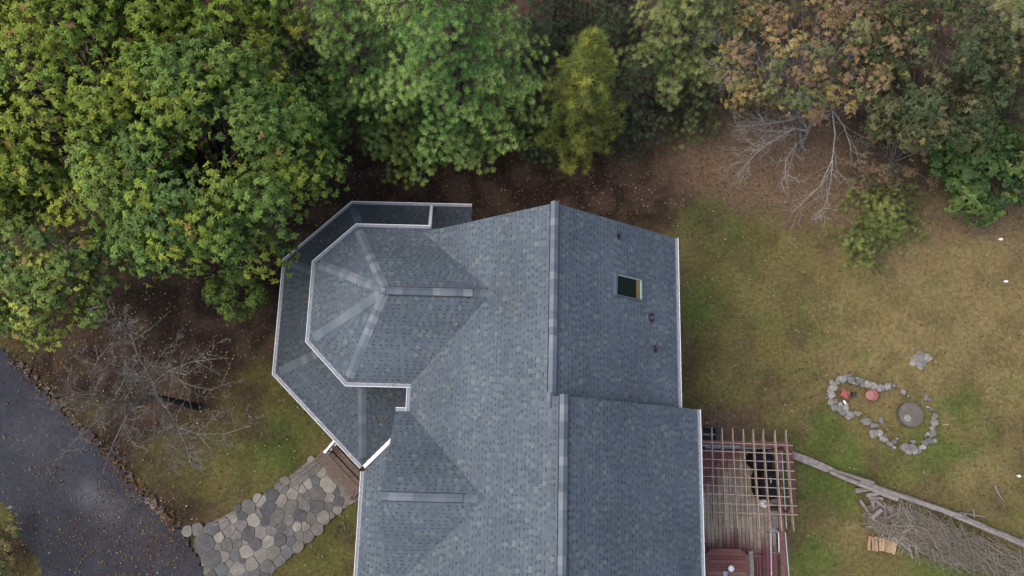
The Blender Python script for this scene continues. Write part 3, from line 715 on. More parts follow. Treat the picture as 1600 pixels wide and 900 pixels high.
# ---------------------------------------------------------------- deck, pergola
deck = thing('deck', 'maroon stained wooden deck worn grey, beside the right house wall', 'deck', at(1160, 800))
ZD = .8
dx0 = XE2 - .5; dxr = at(1212, 760, ZD).x; dy1 = at(1150, 703, ZD).y; dy0 = -7
bw = .138; nb = int((dxr - dx0) / bw)
for i in range(nb):
    x = dx0 + (i + .5) * bw; y_end = dy1; jb = random.uniform(-.25, .25)
    m = MB(); ns = 60
    for k in range(ns):
        ya, yb = dy0 + (y_end - dy0) * k / ns, dy0 + (y_end - dy0) * (k + 1) / ns
        yy = np.array([(ya + yb) / 2]); xx = np.array([x])
        nz = fbm(xx * 3.1 + i * 5.7, yy * .7, 3)[0]; nf = fbm(xx * 9 + i * 3.3, yy * 3, 3)[0]
        # bare patch: middle of the deck, ragged ends per board
        vtop = at(1130, 774, ZD).y + (x - 7.0) * .85 + (nz - .5) * 1.5 + jb; vbot = at(1130, 846, ZD).y + (nz - .5) * 1.1 + jb * .6
        wear = float(sstep(vtop + .6, vtop - .35, yy[0]) * sstep(vbot - .45, vbot + .45, yy[0]))
        c = np.array((.14, .056, .062)) * (.8 + .5 * nf) * (1 - wear) + np.array((.275, .228, .18)) * (.62 + .75 * nf) * wear
        if k == 0: rowc = c
        m.solid([(x - bw / 2 + .004, ya, ZD - .03), (x + bw / 2 - .004, ya, ZD - .03), (x + bw / 2 - .004, yb, ZD - .03), (x - bw / 2 + .004, yb, ZD - .03),
                 (x - bw / 2 + .01, ya, ZD), (x + bw / 2 - .01, ya, ZD), (x + bw / 2 - .01, yb, ZD), (x - bw / 2 + .01, yb, ZD)],
                [(4, 5, 6, 7), (0, 3, 7, 4), (1, 5, 6, 2)] + ([(0, 4, 5, 1)] if k == 0 else []) + ([(3, 2, 6, 7)] if k == ns - 1 else []), tuple(c))
    m.build('deck_board', 'deck_wood', deck)
m = MB(); m.box(((dx0 + dxr) / 2, (dy0 + dy1) / 2, ZD - .16), (dxr - dx0 - .1, dy1 - dy0 - .1, .2)); m.build('joist_frame', 'red_wood', deck)
for p in ((dx0 + .3, dy1 - .3), (dxr - .3, dy1 - .3), (dxr - .3, -3)): m = MB(); m.box((p[0], p[1], .3), (.14, .14, .7)); m.build('support_post', 'red_wood', deck)
# end railing (top of the picture) and the side railing with its wide caps
yr = at(1150, 693, 1.55).y
m = MB(); m.beam((dx0 + .05, yr, 1.55), (at(1228, 694, 1.55).x, yr, 1.55), .2, .04, up=(0, 0, 1)); m.build('rail_cap', 'red_wood', deck)
for u in (1099, 1150, 1205): p = at(u, 694, 1.5); m = MB(); m.box((p.x, yr, 1.12), (.09, .09, .8)); m.build('rail_post', 'red_wood', deck)
def strip(name, pts, wid, hei, mat, parent):
    m = MB()
    for i in range(len(pts) - 1): m.beam(pts[i], pts[i + 1], wid, hei)
    return m.build(name, mat, parent)
strip('rail_cap', [at(1215, 697, 1.55), at(1225, 905, 1.5)], .19, .045, 'red_wood', deck)
for v in (720, 790, 860): p = at(1217 + (v - 700) * .045, v, 1.1); m = MB(); m.box((p.x, p.y, 1.1), (.09, .09, .8)); m.build('rail_post', 'red_wood', deck)
strip('side_beam', [at(1231, 697, .9), at(1238, 806, .9)], .12, .14, 'red_wood', deck)
strip('side_beam', [at(1235.5, 698, .6), at(1242.5, 804, .6)], .1, .1, 'red_wood', deck)
strip('landing_plank', [at(1206, 800, .83), at(1216, 800, .83)], 1.1, .04, 'grey_wood', deck)
# pergola over the deck
perg = thing('pergola', 'open pergola grid of thin weathered rafters over the maroon deck', 'pergola', at(1160, 740))
ZPG = 3.0
tops = [(1096.5, 668), (1112.5, 668), (1128.5, 668.5), (1145, 669), (1161.5, 670), (1177, 670.5), (1192.5, 671), (1211, 672), (1228, 672)]
bots = [(1098.5, 822), (1116, 823), (1134, 824), (1152.5, 825), (1169.5, 826), (1187.5, 826), (1204, 826), (1222, 829), (1241, 830)]
for (a, b), (c, d) in zip(tops, bots):
    p, q = at(a, b, ZPG), at(c, d, ZPG)
    e = (q - p).normalized(); m = MB(); hh = .18; ww = .03
    prof = [(0, -.03, 0), (.28, -hh, 0), ((q - p).length - .28, -hh, 0), ((q - p).length, -.03, 0)]
    r_ = e.cross(Vector((0, 0, 1))).normalized() * ww / 2
    lo = [p + e * s + Vector((0, 0, h)) for s, h, _ in prof]; hi = [p + e * s for s, h, _ in prof]
    ringA = [x - r_ for x in lo] + [x - r_ for x in hi[::-1]]; ringB = [x + r_ for x in lo] + [x + r_ for x in hi[::-1]]
    k = len(ringA); m.solid(ringA + ringB, [tuple(range(k)), tuple(range(k, 2 * k))[::-1]] + [(i, i + k, (i + 1) % k + k, (i + 1) % k) for i in range(k)])
    m.build('rafter', 'pergola_wood', perg)
lefts = [690.5, 704, 717, 730.5, 744, 757.5, 771, 785.5, 799.5]; rights = [696, 709.5, 722.5, 736, 749.5, 763.5, 776.5, 790.5, 804.5]
ends = [1239, 1238, 1240, 1242, 1243, 1244, 1237, 1246, 1246]
for l_, r_, e_ in zip(lefts, rights, ends):
    p, q = at(1093.5, l_, ZPG + .022), at(e_, r_, ZPG + .022); m = MB(); m.beam(p, q, .027, .036); m.build('lath', 'pergola_wood', perg)
for (u, v) in ((1098, 697), (1230, 700), (1237, 800)):
    p = at(u, v, ZPG); m = MB(); m.box((p.x, p.y, (ZPG - .16) / 2), (.09, .09, ZPG - .16)); m.build('post', 'red_wood', perg)
strip('beam', [at(1094, 690, ZPG - .21), at(1234, 694, ZPG - .21)], .06, .1, 'red_wood', perg)
# aluminium rails and poles
def pole(u1, v1, u2, v2, z1, z2, r, label, name='metal_pole'):
    m = MB(); m.tube([at(u1, v1, z1), at(u2, v2, z2)], r, 8); o = m.build(name, 'alu', smooth=False); tag(o, label, 'pole', 'aluminium poles by the deck'); return o
pole(1092, 696.2, 1156, 697.6, 1.62, 1.62, .02, 'short aluminium pole lying on the end railing of the deck')
pole(1102, 699.3, 1212, 700.3, 1.45, 1.45, .022, 'long aluminium pole below the end railing of the deck')
hr = thing('metal_handrail', 'blue grey tubular metal handrail frames along the right deck edge', 'handrail', at(1220, 830, .8))
def mtube(pts, r=.02, name='rail_tube'): m = MB(); m.tube([at(*p) for p in pts], r, 7); m.build(name, 'alu', hr)
mtube([(1221.5, 705, 1.55), (1229, 826, 1.6)], .018)
mtube([(1227, 832, 1.6), (1233, 905, 1.6)], .024)
mtube([(1205.5, 905, 1.6), (1204.5, 832, 1.6), (1206, 829, 1.6), (1214, 829.5, 1.58), (1216.5, 833, 1.55), (1217.5, 863, 1.5)], .022)
mtube([(1206, 829, 1.6), (1213, 832, 1.4), (1227, 834, 1.5)], .012)
mtube([(1207, 863, 1.6), (1217, 864.5, 1.4), (1227, 866, 1.5)], .012)
mtube([(1206, 826, 1.45), (1215, 827, 1.45)], .014)
for p in ((1205, 834), (1217, 862), (1227.5, 835), (1221.5, 706), (1206, 895), (1232, 895)):
    q = at(p[0], p[1], 1.55); m = MB(); m.tube([(q.x, q.y, .4), (q.x, q.y, 1.55)], .018, 6); m.build('upright', 'alu', hr)
# grill under a cover
def lumpy(name, c, sx, sy, h, mat, parent, seed, n=22, flat=.75, rings=5, expo=3.5):
    r = random.Random(seed); m = MB(); base = 0
    k = [1 + .05 * r.uniform(-1, 1) for _ in range(n)]
    pr = [(1.0, 0), (1.03, .12), (1.0, .5), (.95, .8), (.86, .94), (.6, 1.0)]
    for s, z in pr:
        for j in range(n):
            a = 2 * math.pi * j / n; q = (abs(math.cos(a)) ** expo + abs(math.sin(a)) ** expo) ** (-1 / expo)
            m.v.append((c[0] + sx * s * q * math.cos(a) * k[j] + r.uniform(-.006, .006), c[1] + sy * s * q * math.sin(a) * k[j], c[2] + h * z + r.uniform(-.01, .01)))
    for i in range(len(pr) - 1):
        for j in range(n): m.f.append((i * n + j, i * n + (j + 1) % n, (i + 1) * n + (j + 1) % n, (i + 1) * n + j)); m.c.append((1, 1, 1))
    m.f.append(tuple((len(pr) - 1) * n + j for j in range(n))); m.c.append((1, 1, 1)); m.f.append(tuple(range(n))[::-1]); m.c.append((1, 1, 1))
    return m.build(name, mat, parent)
g0 = at(1192, 755, ZD)
grill = thing('covered_grill', 'black covered barbecue grill standing under the pergola', 'grill', g0)
lumpy('cover', g0 + Vector((0, 0, .0)), .42, .56, .95, 'black_cover', grill, 3)
p = g0 + Vector((-.02, .1, .985)); m = MB(); m.tube([p + Vector((-.0, .1, -.03)), p + Vector((0, .09, .03)), p + Vector((0, -.07, .03)), p + Vector((0, -.08, -.03))], .022, 6); m.build('handle', 'steel_grey', grill)
g1 = at(1183, 719, ZD)
k = lumpy('kettle_grill', (g1.x, g1.y, ZD), .42, .36, .8, 'black_cover', None, 5, expo=2.0); tag(k, 'round black grill beside the covered barbecue under the pergola', 'grill')
bn = thing('slatted_bench', 'dark slatted bench beside the black grills against the deck rail', 'bench', at(1204, 722, ZD))
for i in range(6):
    a, b = at(1198, 705 + i * 6.2, ZD + .45), at(1211, 705.6 + i * 6.2, ZD + .45); m = MB(); m.beam(a, b, .09, .03); m.build('slat', 'step_wood', bn)
for u in (1200, 1209):
    a, b = at(u, 704, ZD + .41), at(u + 1, 738, ZD + .41); m = MB(); m.beam(a, b, .05, .04); m.build('rail', 'step_wood', bn)
    for v in (706, 736): p = at(u, v, ZD); m = MB(); m.box((p.x, p.y, ZD + .2), (.05, .05, .4)); m.build('leg', 'step_wood', bn)
t0 = at(1191.5, 786, ZD + .1)
tank = thing('propane_tank', 'white propane tank beside the covered grill on the deck', 'gas tank', (t0.x, t0.y, ZD))
m = MB(); m.lathe((t0.x, t0.y, ZD), [(.11, .0), (.115, .03), (.14, .06), (.155, .12), (.155, .3), (.14, .36), (.09, .405), (.03, .415)], 24); m.build('tank_body', 'plastic_white', tank, smooth=True)
m = MB(); m.lathe((t0.x, t0.y, ZD + .4), [(.03, 0), (.03, .05), (.045, .055), (.045, .07)], 10); m.build('valve', 'steel_grey', tank)
m = MB(); m.tube([(t0.x + .1 * math.cos(a), t0.y + .1 * math.sin(a), ZD + .47) for a in np.linspace(.6, 5.2, 12)], .012, 6); m.build('collar', 'plastic_white', tank)
pt = at(1209, 791, ZD); m = MB(); m.lathe((pt.x - .02, pt.y - .02, ZD), [(.08, 0), (.11, .16), (.1, .16), (.085, .12)], 12); m.tube([(pt.x + .05, pt.y + .02, ZD + .14), (pt.x + .14, pt.y + .05, ZD + .2), (pt.x + .17, pt.y + .06, ZD + .3)], .02, 6)
o = m.build('watering_can', 'dark_box'); tag(o, 'small dark can on the deck near the white tank', 'can')
# table with clipped corners
tc = at(1136, 905, ZD + .75); TZ = ZD + .75
table = thing('deck_table', 'maroon slatted wooden table with clipped corners at the bottom deck edge', 'table', (tc.x, tc.y, ZD))
ta, tb = at(1102.5, 866, TZ), at(1169, 864, TZ); t1_, t2_ = at(1112, 857, TZ), at(1156, 856.5, TZ)
x0, x1, yt1 = ta.x, tb.x, t1_.y; yc = ta.y; yb_ = yc - 1.6
ring = [(x0, yb_), (x1, yb_), (x1, yc), (t2_.x, yt1), (t1_.x, yt1), (x0, yc)]
ringi = inset([Vector((*p, 0)) for p in ring], .1)
for i in range(len(ring)):
    j = (i + 1) % len(ring); m = MB(); a, b, c, d = ring[i], ring[j], ringi[j], ringi[i]
    m.hexa([(a[0], a[1], TZ - .04), (b[0], b[1], TZ - .04), (c.x, c.y, TZ - .04), (d.x, d.y, TZ - .04)], [(a[0], a[1], TZ), (b[0], b[1], TZ), (c.x, c.y, TZ), (d.x, d.y, TZ)]); m.build('border_board', 'red_wood', table)
conv = [(p.x, p.y) for p in ringi]; y = yt1 - .1; i = 0
while y > yb_ + .15:
    c = clip_poly([(x0, y - .128), (x1, y - .128), (x1, y - .006), (x0, y - .006)], conv)
    if len(c) > 2:
        m = MB(); dz = random.uniform(-.004, .003); nz = random.random()
        col = np.array((.15, .062, .055)) * (.85 + .3 * nz) * (1 - .55 * (i >= 5)) + np.array((.19, .15, .11)) * .55 * (i >= 5) * (.8 + .4 * nz)
        m.hexa([(p[0], p[1], TZ - .04) for p in c], [(p[0], p[1], TZ + dz - .002) for p in c], tuple(col)); m.build('slat', 'deck_wood', table)
    y -= .13; i += 1
for p in ((x0 + .15, yc - .1), (x1 - .15, yc - .1), (x0 + .15, yb_ + .15), (x1 - .15, yb_ + .15)): m = MB(); m.box((p[0], p[1], ZD + .355), (.09, .09, .71)); m.build('leg', 'red_wood', table)
q = at(1141.5, 888, TZ); cup = MB(); cup.lathe((q.x, q.y, TZ), [(.09, 0), (.115, .03), (.12, .1), (.105, .1), (.1, .05)], 20); o = cup.build('round_dish', 'steel_grey'); tag(o, 'round grey dish rim on the maroon table', 'dish')
m = MB(); m.lathe((q.x, q.y, TZ + .055), [(.095, 0), (.095, .04), (.085, .05), (.04, .058)], 20); o = m.build('candle', 'plastic_white', smooth=False); tag(o, 'round white candle sitting in the dish on the maroon table', 'candle')
q = at(1132.5, 896, TZ); m = MB(); m.box((q.x, q.y, TZ + .03), (.16, .17, .06), .03, bev=.01); m.box((q.x, q.y, TZ + .065), (.1, .11, .012), .03); o = m.build('small_box', 'steel_grey'); tag(o, 'small square blue grey box beside the white candle', 'box')
bench = thing('plank_bench', 'narrow bench with a grey weathered plank right of the maroon table', 'bench', at(1174, 890, ZD))
a, b = at(1173, 861.5, ZD + .45), at(1175.5, 920, ZD + .45); m = MB(); m.beam(a, b, .17, .04); m.build('plank', 'grey_wood', bench)
for t in (.12, .85):
    p = a.lerp(b, t); m = MB(); m.box((p.x, p.y, ZD + .21), (.12, .05, .42)); m.build('leg', 'red_wood', bench)
ch = thing('trestle_frame', 'small maroon wooden trestle frame right of the plank bench', 'trestle', at(1185, 890, ZD))
for (u1, u2) in ((1182.5, 1184.5), (1186, 1189.5)): m = MB(); m.beam(at(u1, 864, ZD + .6), at(u2, 920, ZD + .5), .04, .05); m.build('rail', 'red_wood', ch)
m = MB(); m.beam(at(1177.5, 868.5, ZD + .62), at(1189, 868.5, ZD + .62), .05, .05); m.build('crossbar', 'red_wood', ch)
for u, v in ((1183, 866), (1187, 866), (1184, 905)): p = at(u, v, ZD); m = MB(); m.box((p.x, p.y, ZD + .27), (.04, .04, .55)); m.build('leg', 'red_wood', ch)
# dark bin by the house corner
bx = at(1112, 680, .2); binn = thing('storage_bin', 'dark open storage bin by the house under the pergola end', 'bin', (bx.x, bx.y, 0))
a, b = at(1097, 668, .6), at(1129, 690, .6)
for (p, q) in (((a.x, a.y), (b.x, a.y)), ((b.x, a.y), (b.x, b.y)), ((b.x, b.y), (a.x, b.y)), ((a.x, b.y), (a.x, a.y))): m = MB(); m.beam((*p, .3), (*q, .3), .04, .6); m.build('side', 'dark_box', binn)
m = MB(); m.box(((a.x + b.x) / 2, (a.y + b.y) / 2, .08), (b.x - a.x - .06, a.y - b.y - .06, .1)); m.build('bottom', 'dark_box', binn)
m = MB(); m.beam((a.x, (a.y + b.y) / 2, .56), (b.x - .2, (a.y + b.y) / 2, .56), .06, .04); m.build('crosspiece', 'grey_wood', binn)
m = MB(); m.box((b.x - .12, (a.y + b.y) / 2, .61), (.26, a.y - b.y - .05, .02)); m.build('lid', 'dark_box', binn)

# ---------------------------------------------------------------- timber rail, firewood, brush
def log(name, p, q, r1, r2, mat, parent, seed, n=8, sx=1.0, segs=6):
    r = random.Random(seed); m = MB(); p, q = Vector(p), Vector(q); e = (q - p).normalized(); s = e.cross(Vector((0, 0, 1))).normalized(); u = s.cross(e)
    kk = [r.uniform(.85, 1.12) for _ in range(n)]
    for i in range(segs + 1):
        t = i / segs; c = p.lerp(q, t) + s * r.uniform(-1, 1) * r1 * .18; R_ = (r1 + (r2 - r1) * t) * r.uniform(.93, 1.06)
        for j in range(n): a = 2 * math.pi * j / n; m.v.append(tuple(c + (s * math.cos(a) * sx + u * math.sin(a)) * R_ * kk[j]))
    for i in range(segs):
        for j in range(n): m.f.append((i * n + j, i * n + (j + 1) % n, (i + 1) * n + (j + 1) % n, (i + 1) * n + j)); m.c.append((1, 1, 1))
    m.f.append(tuple(range(n))); m.c.append((1, 1, 1)); m.f.append(tuple(segs * n + j for j in range(n))[::-1]); m.c.append((1, 1, 1))
    return m.build(name, mat, parent)
tr_ = thing('timber_rail', 'long weathered grey timber rail running from the deck past the brush pile', 'timber rail', at(1420, 780))
m = MB(); A = [at(1232, 703, .28), at(1238, 716, .28), at(1290, 737, .26), at(1303, 738, .26), at(1311, 735.5, .26), at(1284, 722.5, .26), at(1260, 712.5, .27)]
m.hexa([(p.x, p.y, p.z - .2) for p in A][::1], [tuple(p) for p in A]); o = m.build('ramp_plank', 'grey_wood', tr_)
o.data.flip_normals() if False else None
log('rail', at(1296, 737, .3), at(1402, 780, .34), .075, .1, 'grey_wood', tr_, 1, sx=1.2)
log('rail', at(1306, 735.5, .38), at(1366, 755, .42), .045, .07, 'grey_wood', tr_, 2)
log('rail', at(1362, 758.5, .32), at(1500, 807, .36), .1, .115, 'grey_wood', tr_, 3, sx=1.0, segs=10)
log('rail', at(1345, 752, .44), at(1440, 785, .44), .05, .06, 'grey_wood', tr_, 7, segs=8)
log('rail', at(1488, 803, .36), at(1625, 860, .4), .115, .13, 'grey_wood', tr_, 4, sx=1.0, segs=10)
log('rail', at(1490, 806, .46), at(1620, 860, .5), .06, .07, 'grey_wood', tr_, 5, segs=10)
for u, v in ((1300, 738), (1370, 763), (1500, 806), (1590, 845)): p = at(u, v); m = MB(); m.box((p.x, p.y, .1), (.16, .16, .4), .4); m.build('support_block', 'grey_wood', tr_)
# stacked split logs
for i in range(9):
    u = 1359.5 + i * 5.0; v0, v1 = 838 + i * .5 + random.uniform(-1, 1), 859 + i * .45 + random.uniform(-2.5, 3); du_ = 0 if i < 8 else -3
    if i == 0: v0, v1, du_ = 838, 860, -2.5
    if i == 8: v1 += 5
    o = log('firewood_log', at(u + (2 if i == 8 else 0), v0, .12), at(u + du_ + random.uniform(-1, 1), v1, .12), .062, .06, 'fresh_wood', None, 40 + i, n=6, segs=2)
    tag(o, ('leftmost pale log, slightly tilted, in the log row below the brush pile' if i == 0 else 'rightmost pale log, leaning outward, in the log row below the brush pile' if i == 8 else ['', 'second', 'third', 'fourth', 'fifth', 'sixth', 'seventh', 'eighth', ''][i] + ' pale split log from the left in the row below the brush pile'), 'log', 'pale logs in the row below the brush pile')
LOGS = [((1336, 767, .2), (1358, 765, .2), .1, 'greenish grey log, topmost left in the brush pile'), ((1354, 775, .3), (1376, 769, .3), .095, 'broad grey log just below the timber rail'),
        ((1357, 778, .25), (1379, 779, .25), .08, 'flat grey log under the broad one by the timber rail'), ((1344, 781, .18), (1357, 800, .18), .07, 'steep thin grey log at the left rim of the brush pile'),
        ((1362, 782, .3), (1366, 795, .3), .07, 'short upright grey log in the upper brush pile'), ((1366, 781, .34), (1382, 793, .34), .055, 'slanting grey log in the upper brush pile'),
        ((1361, 810, .45), (1378, 797, .5), .085, 'pale thick log lying on the left of the brush pile'), ((1358, 803, .2), (1357, 822, .2), .04, 'thin grey pole at the left foot of the brush pile'),
        ((1419, 850, .3), (1426, 872, .2), .035, 'pale stick poking down from the brush pile centre'), ((1457, 857, .3), (1461, 877, .15), .045, 'pale bent stick poking down right of the brush pile centre'),
        ((1395, 838, .35), (1424, 862, .25), .05, 'long pale branch along the lower rim of the brush pile')]
for i, (a, b, r, lab) in enumerate(LOGS):
    o = log('branch_log', at(*a), at(*b), r, r * .9, 'grey_wood' if i not in (0,) else 'grey_wood', None, 60 + i, n=7, segs=3); tag(o, lab, 'log')
# brush: hundreds of grey sticks
BR = [(1355, 800), (1385, 790), (1440, 805), (1500, 830), (1560, 850), (1625, 880), (1630, 930), (1560, 905), (1500, 885), (1450, 868), (1410, 852), (1385, 840), (1362, 828)]
brp = [at(u, v) for u, v in BR]; mb = MB(); rr = random.Random(12); cnt = 0
while cnt < 1500:
    u = rr.uniform(1350, 1630); v = rr.uniform(785, 930); p = at(u, v)
    if not inside(brp, np.array([p.x]), np.array([p.y]))[0]: continue
    t = (u - 1350) / 250
    if rr.random() < t * .75: continue
    L = rr.uniform(.3, 1.3) * (1 + .3 * t); a = -.62 + rr.gauss(0, .55 if t > .25 else .9)
    z = rr.uniform(.03, .5 - .25 * t) ** 1.0; d = Vector((math.cos(a), math.sin(a), rr.uniform(-.18, .18))) * L / 2; c = Vector((p.x, p.y, z))
    bend = Vector((rr.uniform(-.09, .09), rr.uniform(-.09, .09), rr.uniform(0, .06))) * L; r0 = rr.uniform(.004, .011) * (1.8 if rr.random() < .12 else 1)
    g = 1.4 * rr.uniform(.6, 1.25) * (1.35 if t < .3 and rr.random() < .4 else .85); col = (.20 * g, .175 * g, .15 * g) if rr.random() < .75 else (.15 * g, .15 * g, .1 * g)
    A_, B_ = c - d, c + d; A_.z = max(A_.z, .02); B_.z = max(B_.z, .02); mb.tube([A_, c + bend, B_], [r0, r0 * .9, r0 * .5], 4, col, cap=False); cnt += 1
o = mb.build('brush_pile', 'stick'); tag(o, 'tangled heap of grey sticks and brush below the timber rail', 'brush pile', kind='stuff')

# ---------------------------------------------------------------- garden bed ringed with stones
RING = [(1301,606,9,8),(1298,617,8,8),(1297,628,7,8),(1303,637,8,7),(1299,598,6,6),(1311,592,8,6),(1317,593,7,8),(1329,593,9,8),(1322,587,5,4),(1344,595,9,8),(1348,602,6,5),(1355,601,9,8),(1364,603,8,8),(1375,606,9,7),(1372,609,5,5),(1386,604,8,7),(1396,603,5,5),
        (1311,640,7,7),(1316,645,7,6),(1320,639,8,8),(1312,632,5,5),(1328,648,8,7),(1324,652,6,5),(1340,646,7,5),(1352,659,11,8),(1365,665,9,5),(1376,656,5,7),(1364,678,9,9),(1374,677,6,7),(1380,686,9,6),(1412,699,10,8),(1426,700,8,8),(1429,706,7,5),(1444,692,7,6),(1440,699,8,5),(1452,689,8,6),(1456,677,8,7),(1448,678,4,4),(1459,660,8,8),(1455,669,6,5),(1460,649,6,5),(1454,639,5,4),(1460,689,4,5),(1426,690,6,4),(1410,613,5,5),(1452,625,4,4),(1446,622,6,5),(1435,705,7,5),(1419,706,8,5),(1389,694,8,5),(1396,690,5,5),(1294,611,4,6),(1308,598,6,5),(1305,627,5,5),(1337,600,5,4)]
gring = thing('stone_ring', 'oval ring of loose grey stones around a bare garden bed', 'stone ring', at(1380, 645))
rr = random.Random(3)
RING += [(u + rr.uniform(-8, 8), v + rr.uniform(-7, 7), rr.uniform(2.2, 4), rr.uniform(2, 3.5)) for (u, v, a, b) in RING[:52] if rr.random() < .75]
for i, (u, v, a, b) in enumerate(RING):
    p = at(u, v); rock('stone', (p.x, p.y, .03), a / 40 * .84, b / 40 * .84, .07 + .05 * rr.random(), rr.uniform(-.5, .5), 'rock', gring, 300 + i, n=10)
w0 = at(1420, 648)
well = thing('well_cap', 'round concrete well cap inside the stone ring', 'well cap', (w0.x, w0.y, 0))
m = MB(); m.lathe((w0.x, w0.y, -.05), [(.47, 0), (.47, .26), (.44, .285), (.0 + .3, .3)], 40); m.build('concrete_ring', 'concrete', well, smooth=False)
p = at(1420, 653, .36); m = MB(); m.lathe((p.x, p.y, .24), [(.14, 0), (.14, .04), (.115, .05)], 24); m.build('access_lid', 'concrete_pale', well)
r0 = at(1316.5, 616); pot = thing('square_planter', 'square red clay planter turned on its corner inside the stone ring', 'planter', (r0.x, r0.y, 0))
m = MB(); m.hexa([(r0.x + .15 * math.cos(a), r0.y + .15 * math.sin(a), 0) for a in (.3, 1.87, 3.44, 5.01)], [(r0.x + .19 * math.cos(a), r0.y + .19 * math.sin(a), .22) for a in (.3, 1.87, 3.44, 5.01)]); m.build('pot_body', 'red_clay', pot)
m = MB(); m.hexa([(r0.x + .215 * math.cos(a), r0.y + .215 * math.sin(a), .221) for a in (.3, 1.87, 3.44, 5.01)], [(r0.x + .2 * math.cos(a), r0.y + .2 * math.sin(a), .27) for a in (.3, 1.87, 3.44, 5.01)]); m.build('rim', 'red_clay', pot)
m = MB(); m.hexa([(r0.x + .16 * math.cos(a), r0.y + .16 * math.sin(a), .271) for a in (.3, 1.87, 3.44, 5.01)], [(r0.x + .05 * math.cos(a), r0.y + .05 * math.sin(a), .33) for a in (.3, 1.87, 3.44, 5.01)]); m.build('top', 'red_clay', pot)
r1 = at(1359, 618); pot = thing('round_planter', 'round red clay planter with a pale top inside the stone ring', 'planter', (r1.x, r1.y, 0))
m = MB(); m.lathe((r1.x, r1.y, 0), [(.15, 0), (.205, .2), (.215, .2), (.215, .26), (.18, .26)], 24); m.build('pot_body', 'red_clay', pot)
p = at(1360, 617.5, .3); m = MB(); m.lathe((p.x, p.y, .24), [(.17, 0), (.17, .06), (.14, .075), (.05, .08)], 24); m.build('top', 'red_clay_pale', pot)
p = at(1333.5, 616); fm = MB()
for a, b in (((-.1, -.08), (.08, -.08)), ((.08, -.08), (.08, .08)), ((.08, .08), (-.1, .08)), ((-.04, -.08), (-.04, .08)), ((-.1, .08), (-.1, -.08))): fm.beam((p.x + a[0], p.y + a[1], .05), (p.x + b[0], p.y + b[1], .05), .02, .08)
tag(fm.build('metal_grate', 'dark_box'), 'small dark metal frame between the two red planters', 'frame')
m = MB(); m.tube([at(1318, 625.5, .12), at(1321.5, 631, .12)], .045, 10); tag(m.build('white_tube', 'plastic_white'), 'short white tube below the square red planter', 'tube')
m = MB(); m.beam(at(1473, 663.5, .04), at(1482, 663.5, .04), .05, .04); tag(m.build('wood_offcut', 'fresh_wood'), 'pale yellow wood offcut right of the stone ring', 'offcut')
rp = thing('rock_outcrop', 'low weathered rock outcrop in the lawn above the well cap', 'rock', at(1438, 560))
for i, (u, v, a, b) in enumerate([(1433, 561, 11, 8), (1442, 566, 9, 7), (1437, 571, 8, 5), (1449, 559, 8, 7), (1427, 567, 6, 5), (1440, 553, 8, 5)]):
    p = at(u, v); rock('stone', (p.x, p.y, -.02), a / 40, b / 40, .035, i * 1.1, 'rock', rp, 500 + i)
for u, v, lab in ((1563, 374, 'small white scrap on the lawn, upper of two at the right edge'), (1571, 440, 'small white scrap on the lawn, lower of two at the right edge'), (1591, 744, 'small pale scrap on the lawn near the lower right edge')):
    p = at(u, v); m = MB(); m.hexa([(p.x + .1 * math.cos(a) * (1.2 if k % 2 else .7), p.y + .06 * math.sin(a), .03) for k, a in enumerate(np.arange(6) * 1.047)], [(p.x + .07 * math.cos(a), p.y + .04 * math.sin(a), .08) for a in np.arange(6) * 1.047]); tag(m.build('scrap', 'plastic_white'), lab, 'scrap')
for pts, lab in (([(1554, 758, .05), (1560, 771, .08), (1569, 785, .04)], 'bare pale stick on the lawn above the right end of the timber rail'), ([(1498, 801, .05), (1530, 806, .1), (1542, 808, .05)], 'long thin stick lying beside the timber rail'), ([(1521, 796, .03), (1522, 806, .2), (1522, 812, .1)], 'short upright stub of branch behind the timber rail')):
    m = MB(); m.tube([at(*p) for p in pts], [.035, .03, .012], 6); tag(m.build('fallen_stick', 'grey_wood'), lab, 'stick')
# ---------------------------------------------------------------- trees
def unit(a): return a / (np.linalg.norm(a, axis=-1, keepdims=True) + 1e-9)
LOBED = np.array([(0, 0, 0), (.34, .17, .03), (.42, .06, .0), (.74, .2, .0), (1, 0, -.14), (.74, -.2, .0), (.42, -.06, .0), (.34, -.17, .03)])
KITE = np.array([(0, 0, 0), (.5, .17, .04), (1, 0, -.12), (.5, -.17, .04)])
LANCE = np.array([(0, 0, 0), (.45, .15, .03), (1, 0, -.12), (.45, -.15, .03)])
OVAL = np.array([(0, 0, 0), (.3, .22, .03), (.7, .2, .0), (1, 0, -.1), (.7, -.2, .0), (.3, -.22, .03)])
STAR = np.array([(0, 0, 0), (.25, .42, 0), (.45, .18, .0), (.8, .3, -.04), (1, 0, -.1), (.8, -.3, -.04), (.45, -.18, .0), (.25, -.42, 0)])
NEEDLE = np.array([(0, .5, 0), (0, -.5, 0), (1, 0, 0)])
